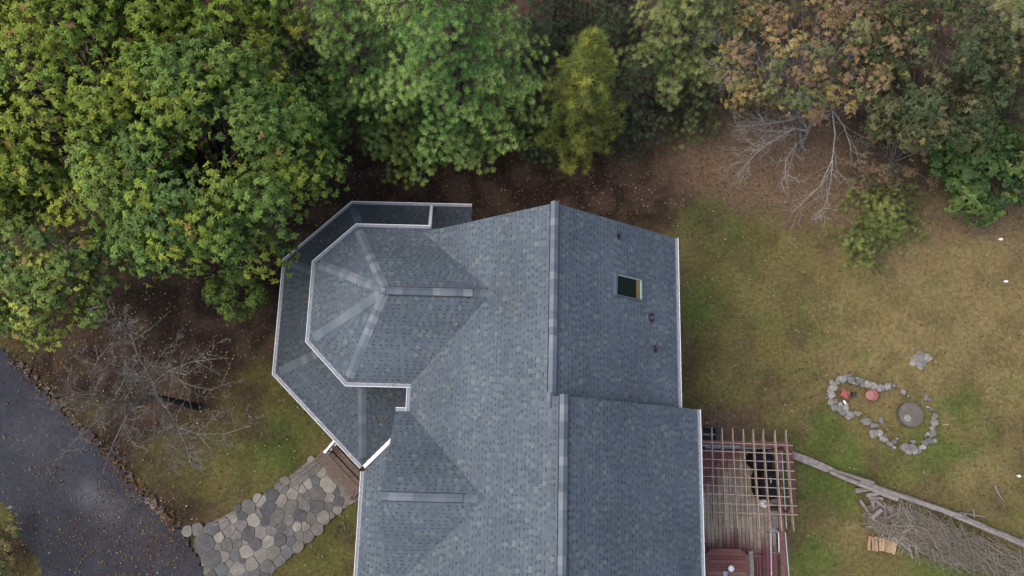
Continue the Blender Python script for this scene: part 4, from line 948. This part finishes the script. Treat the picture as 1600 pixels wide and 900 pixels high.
def leaves(C, D, n, tpl, size, col, droop=.25, flat=.6, width=1.0, jit=.12, hemi=.0):
    """n leaves in a rosette round every centre C (N,3) facing D (N,3); returns vertices and colours"""
    N = len(C); Cn = np.repeat(C, n, 0); Dn = np.repeat(unit(D), n, 0); M = N * n
    a = rng.normal(size=(M, 3)); a -= (a * Dn).sum(1, keepdims=True) * Dn; a = unit(a)
    lift = rng.uniform(hemi - .25, 1.0, (M, 1)) * (1 - flat)
    ax = unit(a * (.5 + flat) + Dn * lift + np.array([0, 0, -droop]) * rng.uniform(0, 1.6, (M, 1)))
    nr = Dn + rng.normal(size=(M, 3)) * .35; nr -= (nr * ax).sum(1, keepdims=True) * ax; nr = unit(nr); b = np.cross(nr, ax)
    s = rng.uniform(size[0], size[1], (M, 1)); k = len(tpl)
    V = Cn[:, None, :] + s[:, None, :] * (ax[:, None, :] * tpl[None, :, 0:1] + b[:, None, :] * tpl[None, :, 1:2] * width + nr[:, None, :] * tpl[None, :, 2:3])
    cc = np.repeat(col, n, 0) * (1 + rng.uniform(-jit, jit, (M, 1))) * (1 + rng.uniform(-.05, .05, (M, 3)))
    return V.reshape(-1, 3), np.repeat(cc, k, 0).reshape(-1, 3)
def pick(pal, n, wts=None):
    pal = np.array(pal); wts = None if wts is None else np.array(wts) / sum(wts); return pal[rng.choice(len(pal), n, p=wts)]
def curve(p, q, sag, n=6, wob=.15):
    p, q = Vector(p), Vector(q); L = (q - p).length; pts = []
    w_ = Vector((random.uniform(-1, 1), random.uniform(-1, 1), random.uniform(-.4, .4))) * wob * L
    for i in range(n): t = i / (n - 1); pts.append(p.lerp(q, t) + w_ * math.sin(math.pi * t) * (1 - .3 * t) + Vector((0, 0, sag * L * math.sin(math.pi * t))))
    return pts
def broadleaf(name, label, base, cc, rad, nl, lr, tufts, per, tpl, size, pal, wts=None, trunk=.2, mat='oak_leaf', group=None, droop=.3, bark='bark', flat=.55, spots=None, top_bias=.35, width=1.0):
    cc = Vector(cc); base = Vector(base); root = thing(name, label, 'tree' if rad[2] > 1.3 else 'shrub', base, group)
    # lobes spread through an uneven ellipsoid
    d = unit(rng.normal(size=(nl, 3))); d[:, 2] = d[:, 2] * .8 + top_bias * .5; d = unit(d)
    rr_ = rng.uniform(.45, 1.0, (nl, 1)) ** .6; Lc = np.array(cc) + d * rr_ * np.array(rad)
    lrad = rng.uniform(lr[0], lr[1], nl); lcol = pick(pal, nl, wts) * rng.uniform(.82, 1.15, (nl, 1))
    m = MB(); top = base.lerp(cc, .75); pts = curve(base, top, 0, 7, .05); m.tube(pts, list(np.linspace(trunk, trunk * .45, 7)), 8); m.build('trunk', bark, root, smooth=True)
    m = MB()
    for i in range(nl):
        t = random.uniform(.45, 1); p = pts[int(t * 6)]; m.tube(curve(p, Lc[i], .08, 6), list(np.linspace(trunk * .17, .008, 6)), 5, cap=False)
    VV, CC = [], []
    for i in range(nl):
        n = int(tufts * (lrad[i] / lr[1]) ** 2) + 3
        dd = unit(rng.normal(size=(n, 3)) + d[i] * .55 + np.array([0, 0, .55])); cen = Lc[i] + dd * (lrad[i] * rng.uniform(.35, 1.05, (n, 1))) * np.array([1, 1, .75])
        col = lcol[i] * rng.uniform(.78, 1.18, (n, 1))
        if spots is not None:
            sp = rng.random(n) < spots[0]; col[sp] = pick(spots[1], sp.sum())
        v, c = leaves(cen, dd + np.array([0, 0, .5]), per, tpl, size, col, droop=droop, flat=flat, width=width); VV.append(v); CC.append(c)
        for j in range(0, n, 5): m.tube([Lc[i], (Lc[i] + cen[j]) / 2 + rng.normal(size=3) * .05, cen[j]], [.014, .01, .005], 3, cap=False)
    m.build('branches', bark, root)['kind'] = 'stuff'
    np_mesh('crown', np.concatenate(VV), None, len(tpl), np.concatenate(CC), mat, root)
    return root
def conifer(name, label, base, height, rmax, z0, nwh, pal, puff=(.11, .16), per=34, twig=.42, density=1.0, profile=None, cone=.3, rise=.12, nw=.02, wts=None, lean=(0, 0), bark='bark', tipcol=None, nbr=(5, 7)):
    base = Vector(base); root = thing(name, label, 'tree' if height > 2.5 else 'shrub', base)
    topv = base + Vector((lean[0], lean[1], height)); m = MB(); m.tube([base, base.lerp(topv, .5), topv], [.05 + height * .012, .03 + height * .007, .015], 7); m.build('trunk', bark, root, smooth=True)
    mb = MB(); Cs, Ds, Cl = [], [], []
    profile = profile or (lambda t: (1 - t) ** .75 * (.55 + .45 * min(1, t * 5)))
    for wv in range(nwh):
        t = (wv + random.uniform(-.25, .25)) / nwh; t = min(max(t, 0), .985); z = z0 + (height - z0) * t; c0_ = base.lerp(topv, z / height); a0 = random.uniform(0, 6.28); nb_ = random.randint(*nbr)
        for bi in range(nb_):
            a = a0 + 2 * math.pi * bi / nb_ + random.uniform(-.25, .25); L = rmax * profile(t) * random.uniform(.72, 1.12)
            if L < .1: L = .1
            dirv = np.array([math.cos(a), math.sin(a), 0]); bc = pick(pal, 1, wts)[0] * random.uniform(.8, 1.18)
            e_z = rise * L + (.25 * L if t > .8 else 0)
            P = lambda s: np.array(c0_) + dirv * L * s + np.array([0, 0, e_z * s - .10 * L * math.sin(math.pi * s)])
            mb.tube([P(0), P(.5), P(1)], [.03, .018, .006], 4, cap=False)
            side = np.array([-dirv[1], dirv[0], 0]); ns = max(2, int(L / .36 * density))
            for si in range(ns + 1):
                s = .22 + .78 * si / ns; p = P(s); tl = twig * (1.15 - .75 * s) * min(1.4, max(.5, L / 1.6)) * random.uniform(.7, 1.2)
                ends = [p] if si % 2 == 0 and si < ns else ([p + dirv * .06] if si == ns else [])
                for sg in (-1, 1):
                    q_ = p + (side * sg * .85 + dirv * .6) * tl + np.array([0, 0, random.uniform(-.05, .1)]); ends += [q_] if tl < .38 else [p * .5 + q_ * .5 + np.array([0, 0, .03]), q_]
                    mb.tube([p, q_], [.008, .004], 3, cap=False)
                for k_, c in enumerate(ends):
                    if random.random() < .12: continue
                    Cs.append(c + rng.normal(size=3) * .035); Ds.append(unit(dirv * (.5 + cone) + side * random.uniform(-.4, .4) + np.array([0, 0, .75])))
                    v_ = bc * random.uniform(.72, 1.28)
                    if tipcol is not None and s > .7: v_ = v_ * .45 + np.array(tipcol) * .55
                    Cl.append(v_)
    Cs.append(np.array(topv)); Ds.append(np.array([0, 0, 1.])); Cl.append(pick(pal, 1)[0])
    mb.build('branches', bark, root)['kind'] = 'stuff'
    V, C = leaves(np.array(Cs), np.array(Ds), per, NEEDLE, puff, np.array(Cl), droop=.1, flat=cone, width=nw / puff[1], jit=.22, hemi=.05)
    np_mesh('needles', V, None, 3, C, 'needle', root); return root
def twigs(m, pts, r, lvl, colf, n, spread=.8, lenf=.42, up=.15, minr=.0055):
    """side twigs along a limb, recursively finer"""
    pts = [Vector(p) for p in pts]; L = sum((pts[i + 1] - pts[i]).length for i in range(len(pts) - 1))
    for _ in range(n):
        t = random.uniform(.12, 1.0); f = t * (len(pts) - 1); i = min(int(f), len(pts) - 2); p = pts[i].lerp(pts[i + 1], f - i); e = (pts[i + 1] - pts[i]).normalized()
        d = (e * random.uniform(.35, .9) + Vector((random.gauss(0, spread), random.gauss(0, spread), random.gauss(up, spread * .6)))).normalized()
        l = L * lenf * random.uniform(.5, 1.2) * (1.1 - .45 * t); q = p + d * l; k = Vector((random.gauss(0, .12), random.gauss(0, .12), random.gauss(.06, .08))) * l
        if q.z < .15: q.z = .15 + random.random() * .2
        line = [p, p + d * l * .5 + k, q]; rr_ = max(minr, r * (.55 - .25 * t)); m.tube(line, [rr_, rr_ * .75, minr * .7], 4 if rr_ > .012 else 3, colf(rr_), cap=False)
        if lvl > 1: twigs(m, line, rr_, lvl - 1, colf, max(3, int(n * .55)), spread, lenf * 1.0, up, minr)
def bare_tree(name, label, limbs, colf, lvl=3, n=9, spread=.75, lenf=.42):
    """limbs: list of (points, r0, r1, make twigs); the first is the trunk"""
    root = thing(name, label, 'tree', limbs[0][0][0]); m = MB()
    for i, (pts, r0, r1, tw) in enumerate(limbs):
        k = len(pts); rd = list(np.linspace(r0, r1, k))
        if i == 0: t = MB(); t.tube(pts, rd, 8, colf(r0)); t.build('trunk', 'lichen_bark', root, smooth=True)
        else: m.tube(pts, rd, 6, colf(r0), cap=False)
        if tw: twigs(m, pts, max(r0 * .6, .02), lvl, colf, int(n * tw), spread, lenf)
    m.build('branches', 'lichen_bark', root)['kind'] = 'stuff'; return root

OAKP = [(.2, .28, .036), (.24, .3, .038), (.165, .255, .038), (.28, .315, .042), (.14, .225, .038)]
DARKP = [(.11, .19, .04), (.13, .215, .042), (.092, .17, .04), (.16, .24, .044)]
ORANGE = (.018, [(.26, .16, .05), (.21, .13, .055), (.26, .2, .055)])
broadleaf('oak_tree', 'big oak with yellow green leaves filling the upper left corner', at(270, 262), at(105, 122, 7.4), (4.1, 4.0, 2.9), 150, (.9, 1.45), 70, 20, KITE, (.09, .17), OAKP, [3, 3, 2, 3, 1], .24, spots=ORANGE)
broadleaf('oak_tree', 'big dark green oak whose crown overhangs the porch corner', at(372, 320), at(332, 248, 7.2), (3.5, 3.55, 2.7), 135, (.85, 1.4), 70, 20, KITE, (.09, .17), DARKP + OAKP[:2], [3, 3, 2, 3, 1.5, 1.5], .24, spots=(.012, ORANGE[1]))
broadleaf('oak_tree', 'oak at the top edge between the corner oak and the pine', at(400, 190), at(325, 20, 6.4), (2.9, 2.8, 2.3), 80, (.8, 1.25), 66, 20, KITE, (.09, .17), OAKP + DARKP[:2], [2, 2, 3, 1, 2, 2, 2], .18, spots=ORANGE)
broadleaf('young_oak', 'small dark young oak between the big oak and the pine', at(515, 245), at(478, 205, 3.9), (1.1, 2.1, 1.4), 34, (.45, .8), 44, 18, KITE, (.08, .15), DARKP[:3], None, .07)
broadleaf('maple_tree', 'yellow green maple at the left edge below the oaks', at(165, 462), at(62, 402, 5.0), (2.8, 2.6, 1.5), 82, (.45, .85), 46, 13, STAR, (.07, .13), [(.2, .26, .045), (.15, .22, .047), (.28, .3, .055), (.11, .18, .045)], [3, 3, 1.5, 2], .11, spots=(.03, [(.38, .28, .06), (.33, .18, .07)]), bark='grey_bark')
broadleaf('leafy_shrub', 'low dark green shrub in the leaf litter left of the porch', at(372, 470), at(366, 460, 1.3), (.95, 1.0, .75), 18, (.35, .55), 28, 8, LANCE, (.12, .18), DARKP, None, .05)
broadleaf('leafy_shrub', 'small green shrub at the bottom left corner beside the driveway', at(12, 865), at(4, 855, .6), (.75, 1.3, .45), 18, (.25, .45), 20, 8, LANCE, (.08, .13), [(.13, .15, .04), (.09, .13, .04), (.2, .16, .06)], None, .04)
PINEP = [(.17, .3, .075), (.14, .27, .068), (.215, .33, .08), (.115, .235, .062)]
PK = dict(per=66, puff=(.1, .18), nw=.032, twig=.56)
conifer('white_pine', 'tall bright green white pine with rounded needle tufts behind the bay', at(728, 205), 12.5, 4.7, 1.8, 13, PINEP, tipcol=(.26, .34, .1), profile=lambda t: (1 - t) ** .62 * (.6 + .4 * min(1, t * 5)), **PK)
conifer('white_pine', 'lower white pine left of the tall one, with dark gaps between its tufts', at(592, 176), 9.5, 3.3, 1.6, 11, PINEP, tipcol=(.23, .31, .1), **PK)
conifer('white_pine', 'young yellow green pine growing below the tall white pine', at(640, 232), 4.6, 2.5, .5, 8, [(.2, .28, .06), (.165, .25, .06), (.24, .31, .068)], per=40, puff=(.12, .17), nw=.027, twig=.46)
conifer('white_pine', 'young yellow green pine beside the cedar', at(783, 215), 5.4, 2.0, .6, 9, [(.23, .31, .07), (.19, .27, .062)], per=40, puff=(.12, .17), nw=.027, twig=.44)
conifer('cedar_tree', 'slender olive yellow cedar with feathery upright sprays', at(892, 236), 9.2, 1.95, .5, 20, [(.2, .23, .045), (.17, .205, .045), (.25, .265, .05), (.135, .175, .045)], per=30, puff=(.14, .3), nw=.018, twig=.36, cone=.04, rise=.5, profile=lambda t: (1 - t) ** .8 * (.7 + .3 * min(1, t * 6)), nbr=(5, 7), density=1.2)
conifer('hemlock', 'dark green conifer under the cedar at the lawn corner', at(855, 228), 3.6, 2.2, .3, 8, [(.05, .085, .042), (.06, .1, .045)], per=32, puff=(.1, .15), nw=.024, twig=.42)
conifer('white_pine', 'pale grey green pine at the top edge right of the cedar', at(1022, 152), 9.6, 2.5, 2.2, 12, [(.2, .25, .085), (.17, .225, .075), (.24, .275, .095)], tipcol=(.28, .29, .11), **PK)
conifer('hemlock', 'dim dark hemlock between the cedar and the pale pine', at(975, 200), 5.6, 2.5, .4, 11, [(.06, .085, .042), (.07, .092, .044), (.05, .075, .038)], per=32, puff=(.1, .15), nw=.022, twig=.44)
conifer('white_pine', 'small olive pine below the pale pine at the lawn edge', at(1068, 190), 3.6, 2.0, .3, 8, [(.13, .16, .062), (.155, .17, .07), (.1, .13, .055)], per=38, puff=(.11, .16), nw=.024, twig=.42)
conifer('hemlock', 'shaded hemlock behind the gap between tall pine and cedar', at(838, 130), 4.6, 2.0, .5, 8, [(.055, .09, .045), (.07, .1, .05)], per=34, puff=(.11, .16), nw=.025, twig=.44)
conifer('hemlock', 'shaded hemlock at the top edge right behind the cedar', at(935, 130), 5.5, 2.0, .5, 9, [(.06, .09, .045), (.075, .1, .05)], per=34, puff=(.11, .16), nw=.025, twig=.44)
conifer('hemlock', 'shaded hemlock between the big dark oak and the left pine', at(520, 165), 5.0, 2.0, .5, 9, [(.06, .1, .048), (.075, .115, .05)], per=34, puff=(.11, .16), nw=.025, twig=.44)
conifer('hemlock', 'dark hemlock at the top edge above the gap left of the cedar', at(862, 62), 5.0, 2.3, .5, 9, [(.05, .08, .042), (.065, .092, .046)], per=34, puff=(.11, .16), nw=.025, twig=.44)
conifer('hemlock', 'dark hemlock at the top edge above the cedar', at(940, 58), 5.0, 2.2, .5, 9, [(.05, .08, .042), (.065, .092, .046)], per=34, puff=(.11, .16), nw=.025, twig=.44)
conifer('hemlock', 'dark olive hemlock at the top edge left of the brown oak', at(1120, 75), 5.0, 2.2, .5, 9, [(.07, .095, .045), (.085, .1, .05)], per=34, puff=(.11, .16), nw=.025, twig=.44)
broadleaf('oak_tree', 'oak cut by the left edge of the picture', at(70, 330), at(-50, 255, 6.2), (2.6, 2.6, 1.9), 60, (.6, 1.0), 54, 20, KITE, (.09, .17), OAKP, None, .16)
broadleaf('oak_tree', 'brown leaved oak in autumn colour at the top right', at(1250, 232), at(1250, 76, 5.6), (3.2, 2.5, 1.6), 95, (.4, .8), 44, 16, LOBED, (.07, .125), [(.27, .19, .09), (.24, .165, .085), (.21, .14, .085), (.3, .23, .09), (.16, .17, .065), (.12, .15, .055)], None, .1, bark='grey_bark', spots=(.08, [(.12, .16, .055), (.34, .26, .08)]))
broadleaf('cherry_tree', 'dark green tree with drooping narrow leaves right of the brown oak', at(1400, 212), at(1455, 110, 4.9), (2.7, 2.8, 1.8), 100, (.45, .85), 46, 17, LANCE, (.1, .17), [(.085, .118, .05), (.072, .105, .046), (.115, .135, .056), (.14, .14, .065)], None, .11, droop=.6, spots=(.05, [(.22, .16, .07), (.27, .23, .07)]), width=.75)
broadleaf('understory_shrub', 'thin brown and olive undergrowth below the brown oak', at(1392, 262), at(1392, 250, 1.2), (2.0, 1.4, .9), 44, (.3, .55), 18, 7, LANCE, (.1, .17), [(.2, .14, .075), (.14, .14, .065), (.18, .125, .07), (.11, .12, .055)], None, .04, bark='grey_bark')
broadleaf('understory_shrub', 'brown leaved undergrowth left of the dead branches', at(1175, 150), at(1155, 128, 1.6), (1.9, 1.5, 1.0), 40, (.35, .55), 20, 7, LOBED, (.1, .17), [(.2, .13, .08), (.13, .12, .06), (.16, .11, .065), (.1, .11, .05)], None, .04, bark='grey_bark')
conifer('white_pine', 'pale green pine cut by the right edge at the top', at(1482, 150), 8.6, 2.2, 2.3, 11, [(.16, .21, .09), (.19, .225, .105), (.14, .185, .085)], tipcol=(.28, .27, .14), **PK)
conifer('white_pine', 'dim olive pine at the right edge between the cherry and the laurel', at(1508, 195), 5.8, 2.4, .5, 11, [(.1, .118, .05), (.08, .105, .046)], per=36, puff=(.11, .17), nw=.024, twig=.45)
conifer('white_pine', 'small olive pine at the right edge beside the laurel', at(1590, 262), 3.2, 1.2, .3, 8, [(.12, .145, .055), (.1, .125, .05)], per=36, puff=(.11, .16), nw=.024, twig=.38)
broadleaf('laurel_shrub', 'glossy broad leaved laurel shrub at the right edge of the lawn', at(1516, 282), at(1528, 262, 1.5), (1.8, 2.1, 1.2), 85, (.35, .6), 24, 8, OVAL, (.13, .22), [(.055, .11, .028), (.07, .13, .034), (.1, .155, .04), (.04, .085, .026)], None, .06, droop=.35, flat=.65)
conifer('pine_sapling', 'soft fresh green pine sapling sprawling on the lawn edge', at(1385, 335), 1.3, 1.8, .12, 7, [(.19, .24, .07), (.165, .215, .062), (.21, .255, .075)], per=60, puff=(.1, .18), nw=.013, twig=.46, profile=lambda t: (1 - t) ** .5, density=1.3, rise=.05)
conifer('pine_sapling', 'smaller green pine sapling left of the laurel', at(1345, 385), 1.0, 1.3, .1, 6, [(.18, .23, .068), (.2, .245, .072)], per=54, puff=(.1, .17), nw=.013, twig=.42, profile=lambda t: (1 - t) ** .5, rise=.05)

def lich(r):
    g = random.uniform(.75, 1.2)
    if r > .06: return (.052 * g, .046 * g, .042 * g)
    return [((.24 * g, .235 * g, .18 * g) if random.random() < .12 else (.16 * g, .15 * g, .138 * g)) for _ in range(6)]
A_ = lambda *l: [at(*p) for p in l]
bare_tree('bare_tree', 'leafless lichen covered tree standing between the driveway and the porch', [
    (A_((312, 636, -.1), (296, 633, .6), (270, 626, 1.6), (246, 620, 2.5)), .15, .09, 0),
    (A_((246, 620, 2.5), (215, 628, 3.2), (180, 630, 4.0), (140, 616, 4.8), (105, 600, 5.4)), 0.045, .01, 1.5),
    (A_((246, 620, 2.5), (240, 598, 3.2), (230, 580, 3.8), (215, 555, 4.4), (205, 520, 5.0), (196, 500, 5.3)), .045, .01, 1.7),
    (A_((246, 620, 2.5), (262, 640, 3.0), (278, 668, 3.4), (288, 690, 3.8), (300, 730, 4.0)), .04, .009, 1.5),
    (A_((240, 598, 3.2), (262, 580, 3.6), (300, 565, 4.0), (352, 559, 4.2)), .026, .007, 1.1),
    (A_((278, 668, 3.4), (310, 678, 3.6), (350, 678, 3.8), (392, 665, 4.0)), .024, .006, 1.1),
    (A_((215, 628, 3.2), (198, 650, 3.6), (178, 690, 4.0), (160, 740, 4.2)), .026, .006, 1.2),
    (A_((230, 580, 3.8), (200, 585, 4.3), (160, 575, 4.8), (120, 560, 5.2)), .026, .006, 1.2),
    (A_((241, 622, 2.6), (241, 650, 3.0), (240, 690, 3.3), (238, 712, 3.5)), .018, .005, .5),
    (A_((180, 630, 4.0), (150, 660, 4.5), (115, 690, 4.8), (90, 720, 5.0)), .024, .006, 1.1),
    (A_((262, 580, 3.6), (290, 600, 4.0), (330, 610, 4.2), (350, 600, 4.4)), .018, .005, .6)], lich, lvl=3, n=11, spread=.75, lenf=.46)
def dead(r): g = 1.3 * random.uniform(.7, 1.25) * (.6 if r > .08 else 1); return (.29 * g, .27 * g, .25 * g)
bare_tree('dead_tree', 'dead grey tree with bare branches reaching over the lawn at upper right', [
    (A_((1247, 238, -.1), (1258, 215, .7), (1272, 178, 2.0), (1284, 150, 3.0)), .1, .05, 0),
    (A_((1262, 205, 1.2), (1240, 200, 1.9), (1205, 222, 2.1), (1180, 240, 2.0), (1166, 258, 1.8)), 0.045, .008, .8),
    (A_((1262, 205, 1.2), (1252, 180, 2.2), (1228, 160, 3.2), (1206, 138, 4.0)), 0.049, .008, .9),
    (A_((1255, 183, 2.2), (1220, 190, 2.7), (1180, 196, 3.1), (1150, 197, 3.4)), 0.036, .008, .8),
    (A_((1258, 215, .8), (1244, 226, 1.4), (1228, 250, 1.6), (1226, 280, 1.4)), 0.036, .008, .7),
    (A_((1272, 178, 2.0), (1300, 172, 2.5), (1305, 210, 2.2), (1300, 250, 1.6), (1282, 290, 1.2), (1240, 330, .8)), 0.032, .007, .4),
    (A_((1301, 250, 1.6), (1298, 285, 1.3), (1290, 320, 1.0), (1276, 338, .8)), 0.028, .008, .5),
    (A_((1284, 150, 3.0), (1240, 120, 4.0), (1190, 110, 4.6), (1130, 125, 5.0)), 0.045, .008, .9),
    (A_((1300, 172, 2.5), (1318, 196, 2.2), (1328, 225, 1.8), (1332, 262, 1.2)), 0.028, .008, .4),
    (A_((1228, 160, 3.2), (1180, 130, 4.2), (1140, 90, 5.0), (1110, 60, 5.6)), 0.036, .008, .8)], dead, lvl=2, n=24, spread=.34, lenf=.46)

# ---------------------------------------------------------------- grass and fallen leaves
HOUSE = [(c0.x, YA), (c0.x, c0.y), (c1.x, c1.y), (c2.x, c2.y), (c3.x, c3.y), (c4_.x, c4_.y), (s0.x, s0.y), (s0.x, -9), (dxr + .9, -9), (dxr + .9, dy1 + .3), (XE, dy1 + .3), (XE, YA)]
PATHL = [(p.x, p.y) for p in PATH]
def scatter(n, x0, x1, y0, y1):
    x = rng.uniform(x0, x1, n); y = rng.uniform(y0, y1, n); return x, y
def gz(x, y): return (fbm(x * .35, y * .35, 3) - .5) * .12 + (fbm(x * 2.1, y * 2.1, 3) - .5) * .05 - .03
x, y = scatter(330000, -21, 21, -6.5, 15)
c, lm = ground_rgb(x, y)
keep = ~inside(HOUSE, x, y) & ~inside([(p.x, p.y) for p in DRV], x, y) & ~inside(PATHL, x, y) & (rng.random(len(x)) > lm * 1.15) & (fbm(x * 1.1 + 7, y * 1.1, 3) + (fbm(x * 4 + 7, y * 4, 3) - .5) * .6 > .36)
x, y, c = x[keep], y[keep], c[keep]; n = len(x)
L = rng.uniform(.035, .085, (n, 1)); a = rng.uniform(0, 6.28, n); d = np.stack([np.cos(a), np.sin(a), rng.uniform(.3, 1.1, n)], -1); d = unit(d); s = np.stack([-np.sin(a), np.cos(a), 0 * a], -1)
b0 = np.stack([x, y, gz(x, y) - .004], -1); wd = rng.uniform(.006, .013, (n, 1))
V = np.stack([b0 - s * wd, b0 + s * wd, b0 + d * L], 1).reshape(-1, 3)
cg = c * rng.uniform(.55, 1.75, (n, 1)) * (1 + rng.uniform(-.1, .1, (n, 3)))
tan_ = rng.random(n) < .12; cg[tan_] = np.array([.21, .17, .09]) * rng.uniform(.7, 1.1, (tan_.sum(), 1))
o = np_mesh('lawn_grass', V, None, 3, np.repeat(cg, 3, 0), 'grass'); tag(o, 'short patchy green and straw coloured lawn grass', 'grass', kind='stuff')
def leaf_field(name, label, x, y, z, pal, size, wts=None):
    n = len(x); C = np.stack([x, y, z], -1); D = np.tile(np.array([0, 0, 1.]), (n, 1)) + rng.normal(size=(n, 3)) * .35
    v, cc = leaves(C, D, 1, OVAL, size, pick(pal, n, wts), droop=0, flat=.95, jit=.3, width=1.2); o = np_mesh(name, v, None, len(OVAL), cc, 'litter'); tag(o, label, 'leaves', kind='stuff')
LPAL = [(.2, .12, .06), (.14, .085, .05), (.27, .19, .1), (.36, .3, .2), (.33, .25, .08), (.18, .09, .05), (.1, .06, .045)]
x, y = scatter(60000, -21, 21, -6.5, 20); _, lm = ground_rgb(x, y)
p_ = .05 + .5 * lm + .25 * sstep(.55, .75, fbm(x * .8 + 31, y * .8, 3)); k = ~inside(HOUSE, x, y) & ~inside([(p.x, p.y) for p in DRV], x, y) & ~inside(PATHL, x, y) & (rng.random(len(x)) < p_)
leaf_field('fallen_leaves', 'brown and tan autumn leaves scattered over lawn and forest floor', x[k], y[k], gz(x[k], y[k]) + .03, LPAL, (.05, .11), [3, 4, 2, .5, .7, 2.5, 4])
x, y = scatter(7000, -21, 21, -6.5, 12); k = ~inside(HOUSE, x, y) & ~inside(PATHL, x, y) & ~inside([(p.x, p.y) for p in DRV], x, y) & (rng.random(len(x)) < .42)
leaf_field('pale_leaves', 'pale straw and yellow leaves dotted over the lawn', x[k], y[k], gz(x[k], y[k]) + .06, [(.38, .32, .2), (.36, .29, .1), (.3, .27, .15), (.42, .37, .28)], (.04, .095))
x, y = scatter(24000, -22, -9, -7, 7); dn = blobs(x, y, [(230, 850, 70, .8), (140, 830, 50, .6), (260, 800, 60, .7), (75, 740, 18, .8), (200, 760, 50, .5), (120, 690, 90, .25), (40, 820, 40, .7)])
k = inside([(p.x, p.y) for p in DRV], x, y) & (rng.random(len(x)) < .16 + .6 * np.clip(dn, 0, 1))
leaf_field('driveway_leaves', 'small brown leaves blown across the asphalt driveway', x[k], y[k], .085 + 0 * x[k], LPAL, (.04, .085), [3, 3, 2, .6, .8, 2, 2])
# leaf drift along the driveway edge
ex_, ey_ = [], []
for (u1, v1), (u2, v2) in zip(ELINE[:-1], ELINE[1:]):
    for _ in range(120):
        t = random.random(); o_ = random.gauss(1.5, 6.5); uu = u1 + (u2 - u1) * t + o_ * .7; vv = v1 + (v2 - v1) * t - o_ * .7; p = at(uu, vv); ex_.append(p.x); ey_.append(p.y)
leaf_field('edge_leaves', 'drift of brown leaves along the stone edged driveway border', np.array(ex_), np.array(ey_), .09 + 0 * np.array(ex_), LPAL, (.05, .11), [3, 5, 2, .5, .6, 3, 5])
# a few leaves caught on the roof
pts = []
for u, v, n in ((678, 555, 6), (664, 572, 4), (606, 605, 5), (600, 625, 4), (605, 615, 3), (575, 727, 6), (470, 640, 1), (540, 470, 3), (700, 530, 2), (690, 380, 3), (730, 420, 3), (672, 668, 3), (720, 730, 3), (655, 590, 4), (720, 505, 3), (632, 630, 4), (598, 655, 5), (990, 600, 2), (800, 560, 2), (930, 700, 2), (760, 650, 3), (520, 560, 2), (470, 500, 2), (455, 470, 3), (505, 375, 3), (600, 338, 3)):
    for _ in range(n):
        uu, vv = u + random.gauss(0, 5), v + random.gauss(0, 4); pts.append((uu, vv))
dg = bpy.context.evaluated_depsgraph_get(); X, Y, Z = [], [], []
for uu, vv in pts:
    dr_ = (at(uu, vv, 0) - Vector((0, 0, H))).normalized(); hit, loc, *_r = sc.ray_cast(dg, Vector((0, 0, H)), dr_)
    if hit and loc.z > 2: X.append(loc.x); Y.append(loc.y); Z.append(loc.z + .015)
leaf_field('roof_leaves', 'few orange leaves caught on the shingles by the bay and porch', np.array(X), np.array(Y), np.array(Z), [(.34, .22, .09), (.3, .16, .08), (.4, .34, .2)], (.04, .08))
